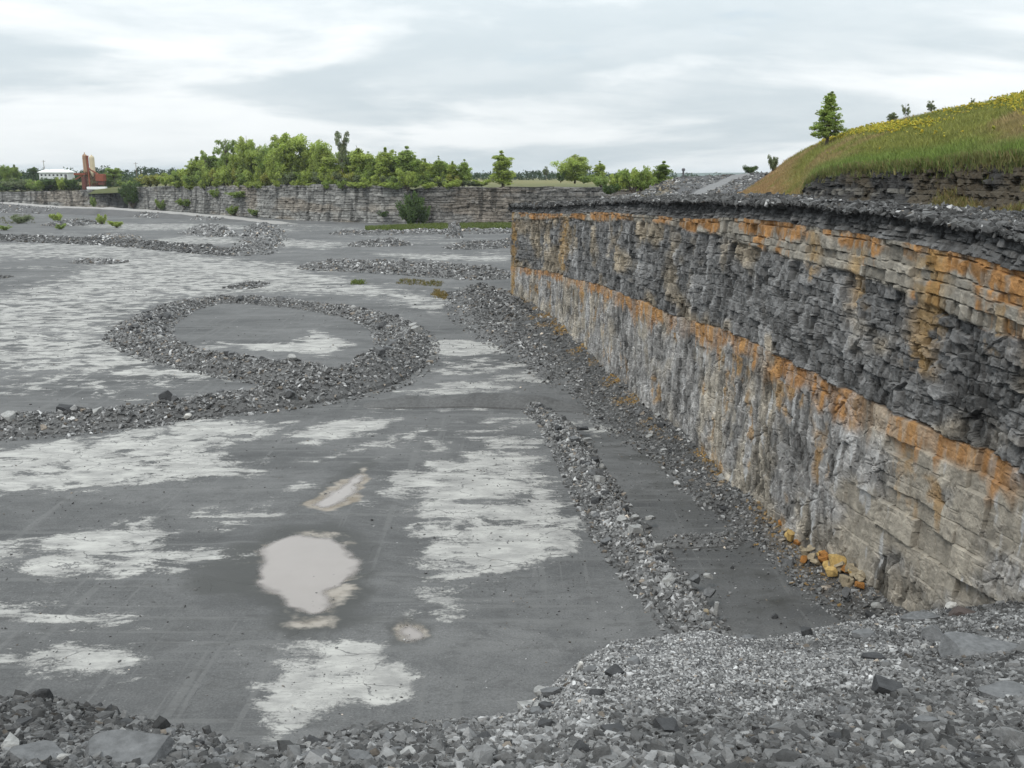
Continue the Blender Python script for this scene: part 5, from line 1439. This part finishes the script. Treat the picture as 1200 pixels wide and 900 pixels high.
pole(166.5, 199, 211, 590, 'short utility pole beside the taller bare one', r_=0.18)
ps = empty('vent_post', at_y(800.5, 209, 192))
kp_ = 192 / F
M = bmesh.new(); lathe(M, 0, 0, [(1.1 * kp_, -0.6), (1.0 * kp_, 8.2 * kp_)], 12); bmo('shaft', M, M_STEEL, ps)
M = bmesh.new(); lathe(M, 0, 0, [(1.0 * kp_, 8.0 * kp_), (1.9 * kp_, 8.4 * kp_), (1.9 * kp_, 10.6 * kp_), (1.2 * kp_, 11.3 * kp_)], 12); bmo('head', M, M_STEEL, ps)
tag(ps, 'dark capped post standing on top of the rubble stockpile', 'post')

# ------------------------------------------------------------------ separate rocks
def rock_mesh(seed, tone):
    r = np.random.default_rng(seed)
    v = chisel(I3, 16, r)
    v = v * (1 + 0.05 * (fbm(v[:, 0] * 3 + seed, v[:, 1] * 3 + v[:, 2], seed, 3) - 0.5)[:, None])
    v = v / np.abs(v).max(0)
    c = np.array(tone) * (0.85 + 0.3 * fbm(v[:, 0] * 2 + 3, v[:, 1] * 2 + v[:, 2], seed + 1, 3))[:, None]
    return mesh_np('rock', v, IF3, M_STONE, col=c)
def slab_mesh(seed, tone):
    r = np.random.default_rng(seed)
    bm_ = bmesh.new(); bmesh.ops.create_cube(bm_, size=2.0)
    bmesh.ops.subdivide_edges(bm_, edges=bm_.edges[:], cuts=5, use_grid_fill=True)
    v = np.array([q.co[:] for q in bm_.verts]); bm_.verts.index_update()
    f = np.array([[q.index for q in p_.verts] for p_ in bm_.faces]); bm_.free()
    for _ in range(7):
        n_ = r.normal(size=3); n_[2] *= 0.35; n_ /= np.linalg.norm(n_)
        d = v @ n_ - r.uniform(0.72, 1.05); v = v - np.where(d > 0, d, 0)[:, None] * n_
    v[:, :2] *= (1 + 0.12 * (v[:, 2:3]) * r.uniform(-1, 1))
    v[:, 2] += 0.25 * (fbm(v[:, 0] * 1.5, v[:, 1] * 1.5, seed, 3) - 0.5)
    c = np.array(tone) * (0.85 + 0.3 * fbm(v[:, 0] * 2, v[:, 1] * 2, seed + 1, 3))[:, None]
    return mesh_np('slab', v / np.abs(v).max(0), f, M_STONE, col=c)
TONES = {'dark': (0.042, 0.043, 0.045), 'mid': (0.11, 0.112, 0.115), 'pale': (0.25, 0.25, 0.245), 'white': (0.42, 0.41, 0.39), 'yellow': (0.38, 0.26, 0.10), 'rust': (0.26, 0.12, 0.035), 'brown': (0.075, 0.06, 0.055), 'tan': (0.24, 0.20, 0.14)}
RM = {(k, i, t): (rock_mesh(40 + i * 3 + len(k), TONES[k]) if t == 'rock' else slab_mesh(90 + i * 5 + len(k), TONES[k])) for k in TONES for i in range(3) for t in ('rock', 'slab')}
def hit(u, v, fn):
    ys = np.exp(np.linspace(np.log(3), np.log(200), 1500))
    b_ = (450 - v) / F; t = ys / (CP + SP * b_)
    xs = (u - 600) / F * t; zs = H + t * (-SP + CP * b_)
    g = fn(xs, ys)
    i = int(np.argmax(zs < g)); return np.array([xs[i], ys[i], g[i]])
def ground_fn(x, y): return np.maximum(near_z(x, y), floor_z(x, y))
NROCK = [0]
def rock(u, v, wpx, label, tone='dark', shape='rock', asp=(1.0, 0.7, 0.6), yaw=None, sink=0.25, tilt=0.15, group=None, fn=ground_fn, z=None, p=None, name=None):
    NROCK[0] += 1
    rr_ = random.Random(NROCK[0] * 13)
    if p is None:
        p = hit(u, v, fn) if z is None else at_z(u, v, z)
        if fn is ground_fn and p[2] < 0.6 and p[1] > float(ip(u, Y_NC)) + 0.8:     # sits on the crest itself
            y_ = float(ip(u, Y_NC)) - 0.15; x_ = (u - 600) / F * (y_ * CP + (H - near_z(np.array(0.0), np.array(y_)) if False else y_ * CP) * 0 + (0.47 * y_ + 1.7) * SP)
            p = np.array([x_, y_, float(near_z(np.array(x_), np.array(y_)))])
    o = link(name or ('rock' if shape == 'rock' else 'flat_rock'), RM[(tone, rr_.randrange(3), shape)])
    s = wpx / F * (p[1] * CP + (H - p[2]) * SP) * 0.5
    o.scale = (s * asp[0], s * asp[1], s * asp[2])
    o.rotation_euler = (rr_.uniform(-tilt, tilt), rr_.uniform(-tilt, tilt), rr_.uniform(0, 6.28) if yaw is None else yaw)
    o.location = (p[0], p[1], p[2] + s * asp[2] * (1 - 2 * sink))
    tag(o, label, 'rock', group)
    return o
for a in [
 (44, 890, 64, 'grey slab with a flat smooth face in the bottom left corner', 'mid', 'slab', (1, 0.9, 0.30), 0.1, 0.42),
 (140, 893, 108, 'wide flat grey slab, biggest rock at the bottom left', 'mid', 'slab', (1, 0.85, 0.24), -0.15, 0.42),
 (12, 880, 32, 'rounded pale boulder at the left edge by the flat slab', 'pale', 'rock', (1, 0.9, 0.9), 0.5, 0.3),
 (79, 893, 22, 'pale oval stone between the two bottom left slabs', 'pale', 'rock', (1, 0.7, 0.7), 0.2, 0.25),
 (62, 811, 22, 'dark jagged rock standing on the crest of the left gravel', 'dark', 'rock', (1, 0.6, 0.95), 0.3, 0.2),
 (134, 822, 16, 'dark upright stone right of the jagged crest rock', 'dark', 'rock', (0.9, 0.7, 1.0), 0.3, 0.2),
 (1040, 814, 36, 'dark wedge shaped block lying on chippings at lower right', 'dark', 'slab', (1, 0.7, 0.5), -0.45, 0.2),
 (782, 861, 28, 'dark square block at bottom centre right', 'dark', 'slab', (1, 0.8, 0.7), 0.15, 0.2),
 (719, 860, 28, 'dark flat stone left of the dark square block', 'dark', 'slab', (1, 0.7, 0.4), 0.1, 0.25),
 (642, 854, 24, 'dark rounded stone left of the dark flat stone', 'dark', 'rock', (1, 0.7, 0.7), 0.5, 0.25),
 (680, 884, 26, 'dark angular stone at the bottom edge below the dark flat stone', 'dark', 'rock', (1, 0.8, 0.8), 0.5, 0.25),
 (1131, 722, 36, 'brownish red flat slab lying close to the wall foot', 'brown', 'slab', (1, 0.8, 0.28), -0.2, 0.2),
 (1097, 752, 34, 'smooth rounded grey boulder below the brownish slab', 'mid', 'rock', (0.9, 0.9, 0.8), 0.4, 0.3),
 (1075, 727, 42, 'flat grey ledge of rock left of the smooth rounded boulder', 'mid', 'slab', (1, 0.6, 0.25), 0.2, 0.35),
 (1148, 768, 98, 'very large sloping grey slab half buried at the right', 'mid', 'slab', (1, 0.75, 0.22), -0.45, 0.4),
 (1185, 818, 70, 'large flat grey slab at the right edge below the largest slab', 'mid', 'slab', (1, 0.8, 0.22), -0.2, 0.4),
 (1108, 706, 18, 'whitish block at the foot of the wall', 'white', 'rock', (1, 0.8, 0.8), 0.3, 0.2),
 (1172, 702, 14, 'dark rounded stone against the wall foot at far right', 'dark', 'rock', (1, 0.9, 0.9), 0.2, 0.2),
 (1070, 886, 26, 'white topped wedge stone at the bottom right', 'white', 'rock', (1, 0.6, 0.5), 0.3, 0.3),
 (1050, 880, 24, 'pale blocky stone beside the white topped wedge', 'pale', 'rock', (1, 0.8, 0.8), 0.3, 0.3),
 (1060, 862, 26, 'dark angular stone above the pale blocky stone', 'dark', 'rock', (1, 0.8, 0.7), 0.5, 0.3),
 (1082, 850, 30, 'grey slab with squared end above the bottom right stones', 'mid', 'slab', (1, 0.6, 0.4), 0.35, 0.3),
 (1022, 775, 34, 'long dark shard pointing down the right gravel', 'dark', 'slab', (1, 0.42, 0.35), -0.5, 0.25),
 (1012, 748, 30, 'grey flat rock near the top of the right gravel', 'mid', 'slab', (1, 0.8, 0.4), 0.2, 0.35),
 (986, 870, 30, 'dark layered rock at the bottom right of centre', 'dark', 'slab', (1, 0.7, 0.5), 0.1, 0.3),
 (618, 818, 22, 'pale flat stone on the lower left crest of the chippings', 'pale', 'slab', (1, 0.7, 0.35), 0.2, 0.2),
 (638, 803, 26, 'pale broad stone above the pale flat crest stone', 'pale', 'rock', (1, 0.7, 0.5), 0.4, 0.2),
 (679, 787, 14, 'small white pointed stone on the crest of the chippings', 'white', 'rock', (0.7, 0.6, 1.1), 0.4, 0.2),
 (690, 790, 24, 'grey stone right of the small white pointed stone', 'mid', 'rock', (1, 0.7, 0.5), 0.4, 0.2),
 (945, 746, 18, 'dark upright stone at the upper middle of the chippings', 'dark', 'rock', (0.8, 0.7, 0.9), 0.4, 0.2),
 (876, 746, 18, 'grey flat stone on the brink of the notch', 'mid', 'slab', (1, 0.7, 0.4), 0.1, 0.2),
 ]:
    u, v, w, lab, tone, shp, asp, yaw, sk = a
    rock(u, v, w, lab, tone, shp, asp, yaw, sk)
def right_fn(x, y): return floor_z(x, y) + 0.45
for (u, v, w, lab, tone, shp, asp, yaw) in [
 (771, 645, 17, 'pale squarish rock, largest on the ridge beside the wall', 'pale', 'rock', (1, 0.8, 0.8), 0.4),
 (753, 653, 13, 'white split rock left of the pale squarish rock', 'white', 'rock', (1, 0.6, 0.7), 0.2),
 (839, 718, 13, 'tall pale grey slab leaning at the near end of the ridge', 'pale', 'slab', (0.7, 0.4, 1.2), 1.2),
 (826, 722, 11, 'tan cube of rock left of the leaning slab', 'tan', 'slab', (1, 0.9, 0.9), 0.2),
 (830, 700, 22, 'wide grey rock above the leaning slab', 'mid', 'rock', (1, 0.7, 0.6), 0.3),
 (816, 683, 16, 'grey round rock on the ridge above the wide grey rock', 'mid', 'rock', (1, 0.8, 0.8), 0.3),
 (830, 678, 12, 'pale small rock on the right flank of the ridge', 'pale', 'rock', (1, 0.7, 0.7), 0.3),
 (744, 608, 12, 'pale flat rock in the middle of the ridge beside the wall', 'pale', 'slab', (1, 0.6, 0.4), 0.3),
 (763, 609, 12, 'pale flat rock just right of the one in mid ridge', 'pale', 'slab', (1, 0.7, 0.4), 0.8),
 (688, 516, 12, 'pale thin slab lying on the strip near the upper ridge end', 'pale', 'slab', (1, 0.6, 0.25), 0.1),
 (683, 504, 14, 'dark flat slab at the upper end of the ridge', 'dark', 'slab', (1, 0.6, 0.3), 0.1),
 (908, 724, 10, 'single dark stone alone on the dark strip by the wall', 'dark', 'rock', (1, 0.7, 0.6), 0.1),
 (858, 666, 6, 'tiny dark stone alone higher on the dark strip', 'dark', 'rock', (1, 0.7, 0.7), 0.1)]:
    rock(u, v, w, lab, tone, shp, asp, yaw, 0.2, fn=right_fn if w > 10 else lambda x, y: floor_z(x, y))
def tal_fn(x, y):
    x, y = np.atleast_1d(x), np.atleast_1d(y)
    d2 = (x[:, None] - PXY[iw][None, :, 0]) ** 2 + (y[:, None] - PXY[iw][None, :, 1]) ** 2
    j = d2.argmin(1)
    t = (((x - PXY[iw][j, 0]) * PN[iw][j, 0] + (y - PXY[iw][j, 1]) * PN[iw][j, 1]) + 1.0) / tw[j]
    return th[j] * np.clip(1 - t, 0, 1) ** 1.25 + floor_z(x, y) + 0.1
for (u, v, w, lab, tone, shp, asp, yaw) in [
 (984, 660, 21, 'big bright yellow block at the foot of the wall', 'yellow', 'slab', (1, 0.8, 0.7), 0.25),
 (1004, 667, 20, 'yellow flat stone right of the big yellow block', 'yellow', 'slab', (1, 0.5, 0.35), 0.6),
 (995, 680, 16, 'dull tan stone below the big yellow block', 'tan', 'slab', (1, 0.7, 0.5), 0.2),
 (992, 698, 16, 'grey tall stone below the dull tan stone', 'mid', 'rock', (0.8, 0.7, 1.1), 0.2),
 (958, 655, 13, 'dull yellow stone left of the big yellow block', 'tan', 'rock', (1, 0.7, 0.5), 0.3),
 (946, 642, 13, 'olive grey flat stone above left of the yellow block', 'tan', 'slab', (1, 0.7, 0.4), 0.4),
 (966, 646, 12, 'small yellow stone just above the big yellow block', 'yellow', 'rock', (1, 0.7, 0.6), 0.5),
 (918, 608, 11, 'rust orange stone higher up the wall foot', 'rust', 'rock', (1, 0.8, 0.6), 0.2),
 (1029, 708, 12, 'pale stone on the rubble between ledge and wall', 'pale', 'rock', (1, 0.7, 0.7), 0.2)]:
    rock(u - 2, v + 8, w * 1.1, lab, tone, shp, asp, yaw, 0.0, fn=tal_fn)
for i in range(44):      # rusty fallen pieces round the yellow block
    u = 915 + 95 * rb.random() ** 0.8; v = 606 + (u - 915) * 0.62 + rb.gauss(19, 9)
    rock(u, v, rb.uniform(9, 18), 'rusty or tan stone among those fallen around the big yellow block', rb.choice(['yellow', 'tan', 'rust', 'tan', 'rust']), rb.choice(['rock', 'slab']), (1, 0.75, 0.6), None, -0.15, 0.4, 'rusty stones at the wall foot', tal_fn)
def scatter_group(n, surf, k, smin, smax, label, group, tones):
    for i in range(n):
        ii_ = np.array(rb.uniform(0, k - 1.1)); t_ = np.array(max(-1.1, min(1.1, rb.gauss(0, 0.55))))
        p = surf(ii_, t_)
        w = rb.uniform(smin, smax) ; wpx = w * F / (p[1] * CP + H * SP)
        rock(0, 0, wpx, label, rb.choice(tones), rb.choice(['rock', 'slab']), (1, rb.uniform(0.6, 0.9), rb.uniform(0.4, 0.8)), None, 0.25, 0.4, group, p=p)
scatter_group(60, *S_RING, 0.7, 1.25, 'larger grey rock lying on the hooked ridge of rubble', 'larger rocks on the hooked ridge', ['mid', 'dark', 'mid', 'pale', 'mid'])
scatter_group(45, *S_RIGHT, 0.35, 0.7, 'larger grey rock lying on the straight ridge beside the wall', 'larger rocks on the straight ridge', ['mid', 'mid', 'dark', 'pale'])
p = np.array([at_z(196, 470, 0.9)]); rock(0, 0, 19, 'big dark round boulder in the left arm of the hooked ridge', 'dark', 'rock', (1, 0.9, 0.9), 0.3, 0.2, p=p[0])
p = np.array([at_z(219, 490, 0.5)]); rock(0, 0, 12, 'pale grey rock on the near edge of the hooked ridge', 'white', 'rock', (1, 0.7, 0.6), 0.3, 0.2, p=p[0])
for i in range(55):
    i_, t_ = np.array(rb.uniform(0, 1) ** 0.8 * (len(iw) - 1.1)), np.array(rb.uniform(0.15, 1.1))
    p = talus(i_, t_); w = rb.uniform(0.35, 0.75)
    rock(0, 0, w * F / (p[1] * CP + H * SP), 'larger grey rock lying in the rubble along the foot of the dark wall', rb.choice(['mid', 'mid', 'dark', 'mid', 'pale']), rb.choice(['rock', 'slab']), (1, 0.75, 0.5), None, 0.25, 0.4, 'larger rocks along the wall foot', p=p)
for i in range(75):
    u = rb.uniform(-20, 1220); yc_ = float(ip(u, Y_NC)); y_ = math.exp(rb.uniform(math.log(5.2), math.log(yc_)))
    if 650 < u < 960 and rb.random() < 0.75: continue
    x_ = (u - 600) / F * (y_ * CP + (0.42 * y_ + 1.7) * SP)
    p = np.array([x_, y_, float(near_z(x_, y_))]); w = rb.uniform(0.09, 0.17) * (0.7 + y_ / 16)
    rock(0, 0, w * F / (p[1] * CP + (H - p[2]) * SP), 'larger loose stone lying among the near crushed stone', rb.choice(['mid', 'mid', 'dark', 'pale', 'mid']), rb.choice(['rock', 'rock', 'slab']), (1, 0.75, 0.55), None, 0.25, 0.4, 'larger stones on the near slope', p=p)

# ------------------------------------------------------------------ thin summer haze
M = bmesh.new(); box(M, 0, 5000, -120.0, 22000, 12000, 190.0)
mh, nt, N, L = newmat('air')
oh_ = nd(nt, 'ShaderNodeOutputMaterial'); pv = nd(nt, 'ShaderNodeVolumePrincipled')
pv.inputs['Color'].default_value = (0.80, 0.88, 0.95, 1); pv.inputs['Density'].default_value = 0.00007; pv.inputs['Anisotropy'].default_value = 0.2
L.new(pv.outputs[0], oh_.inputs['Volume'])
tag(bmo('haze', M, mh), 'thin pale haze in the distance', 'haze', kind='stuff')

# ------------------------------------------------------------------ sky, sun, exposure
SUN_EL, SUN_AZ = R(52), R(-140)                 # azimuth measured from +Y towards +X
w = bpy.data.worlds.new('World'); SC.world = w; w.use_nodes = True
nt = w.node_tree; nt.nodes.clear(); L = nt.links
out = nd(nt, 'ShaderNodeOutputWorld'); bg = nd(nt, 'ShaderNodeBackground'); bg.inputs['Strength'].default_value = 0.1
L.new(bg.outputs[0], out.inputs['Surface'])
sky = nd(nt, 'ShaderNodeTexSky', sky_type='NISHITA', sun_disc=False, sun_elevation=SUN_EL, sun_rotation=SUN_AZ)
tc_ = nd(nt, 'ShaderNodeTexCoord'); sp = nd(nt, 'ShaderNodeSeparateXYZ'); L.new(tc_.outputs['Generated'], sp.inputs[0])
def wm(op, a, b_=None):
    n_ = nd(nt, 'ShaderNodeMath', operation=op)
    for i, q in enumerate((a, b_)):
        if q is None: continue
        if isinstance(q, (int, float)): n_.inputs[i].default_value = q
        else: L.new(q, n_.inputs[i])
    return n_.outputs[0]
den = wm('ADD', wm('MAXIMUM', sp.outputs['Z'], 0.0), 0.17)
cx = nd(nt, 'ShaderNodeCombineXYZ'); L.new(wm('DIVIDE', sp.outputs['X'], den), cx.inputs[0]); L.new(wm('DIVIDE', sp.outputs['Y'], den), cx.inputs[1]); cx.inputs[2].default_value = 3.1
mp = nd(nt, 'ShaderNodeMapping'); mp.inputs['Scale'].default_value = (0.75, 0.95, 1); mp.inputs['Rotation'].default_value = (0, 0, R(-14)); mp.inputs['Location'].default_value = (1.7, 0.9, 0)
L.new(cx.outputs[0], mp.inputs[0])
def wn(sc, det, ro, dist=0.0):
    n_ = nd(nt, 'ShaderNodeTexNoise', i_Scale=sc, i_Detail=det, i_Roughness=ro, i_Distortion=dist); L.new(mp.outputs[0], n_.inputs['Vector']); return n_.outputs['Fac']
def wr(x, a, b_, c=0.0, d=1.0):
    mr = nd(nt, 'ShaderNodeMapRange', interpolation_type='SMOOTHSTEP'); L.new(x, mr.inputs['Value'])
    for k, q in zip(('From Min', 'From Max', 'To Min', 'To Max'), (a, b_, c, d)): mr.inputs[k].default_value = q
    return mr.outputs['Result']
def wmix(f, a, b_):
    mx = nd(nt, 'ShaderNodeMix', data_type='RGBA'); L.new(f, mx.inputs['Factor'])
    for k, q in (('A', a), ('B', b_)):
        if isinstance(q, tuple): mx.inputs[k].default_value = (*q, 1)
        else: L.new(q, mx.inputs[k])
    return mx.outputs['Result']
n1 = wn(0.8, 8.0, 0.55, 0.3); n2 = wn(2.6, 6.0, 0.55, 0.2)
cloud = wmix(wr(n1, 0.41, 0.58), (6.1, 6.85, 7.25), (9.3, 9.65, 9.75))
cloud = wmix(wr(n2, 0.35, 0.7, 0.0, 0.4), cloud, (8.0, 8.5, 8.7))
cover = wr(n1, 0.22, 0.36, 0.55, 1.0)
col_ = wmix(cover, sky.outputs[0], cloud)
up_ = nd(nt, 'ShaderNodeMix', data_type='RGBA', blend_type='MULTIPLY'); up_.inputs['Factor'].default_value = 1
L.new(col_, up_.inputs['A']); L.new(wm('ADD', wm('MULTIPLY', wm('MAXIMUM', sp.outputs['Z'], 0.0), 1.6), 0.90), up_.inputs['B'])   # an overcast sky is brightest overhead
L.new(up_.outputs['Result'], bg.inputs['Color'])
sl = bpy.data.lights.new('sun', 'SUN'); sl.energy = 1.5; sl.angle = R(18); sl.color = (1.0, 0.93, 0.83)
so = bpy.data.objects.new('sun', sl); COL.objects.link(so)
d = np.array([math.sin(SUN_AZ) * math.cos(SUN_EL), math.cos(SUN_AZ) * math.cos(SUN_EL), math.sin(SUN_EL)])
import mathutils
so.rotation_euler = mathutils.Vector(d).to_track_quat('Z', 'Y').to_euler()
so.location = (0, 0, 60)
SC.view_settings.view_transform = 'Standard'; SC.view_settings.look = 'None'; SC.view_settings.exposure = 0.08; SC.view_settings.gamma = 1.0
SC.view_settings.use_curve_mapping = False
SC.cycles.max_bounces = 5; SC.cycles.diffuse_bounces = 3; SC.cycles.transmission_bounces = 3; SC.cycles.use_denoising = True
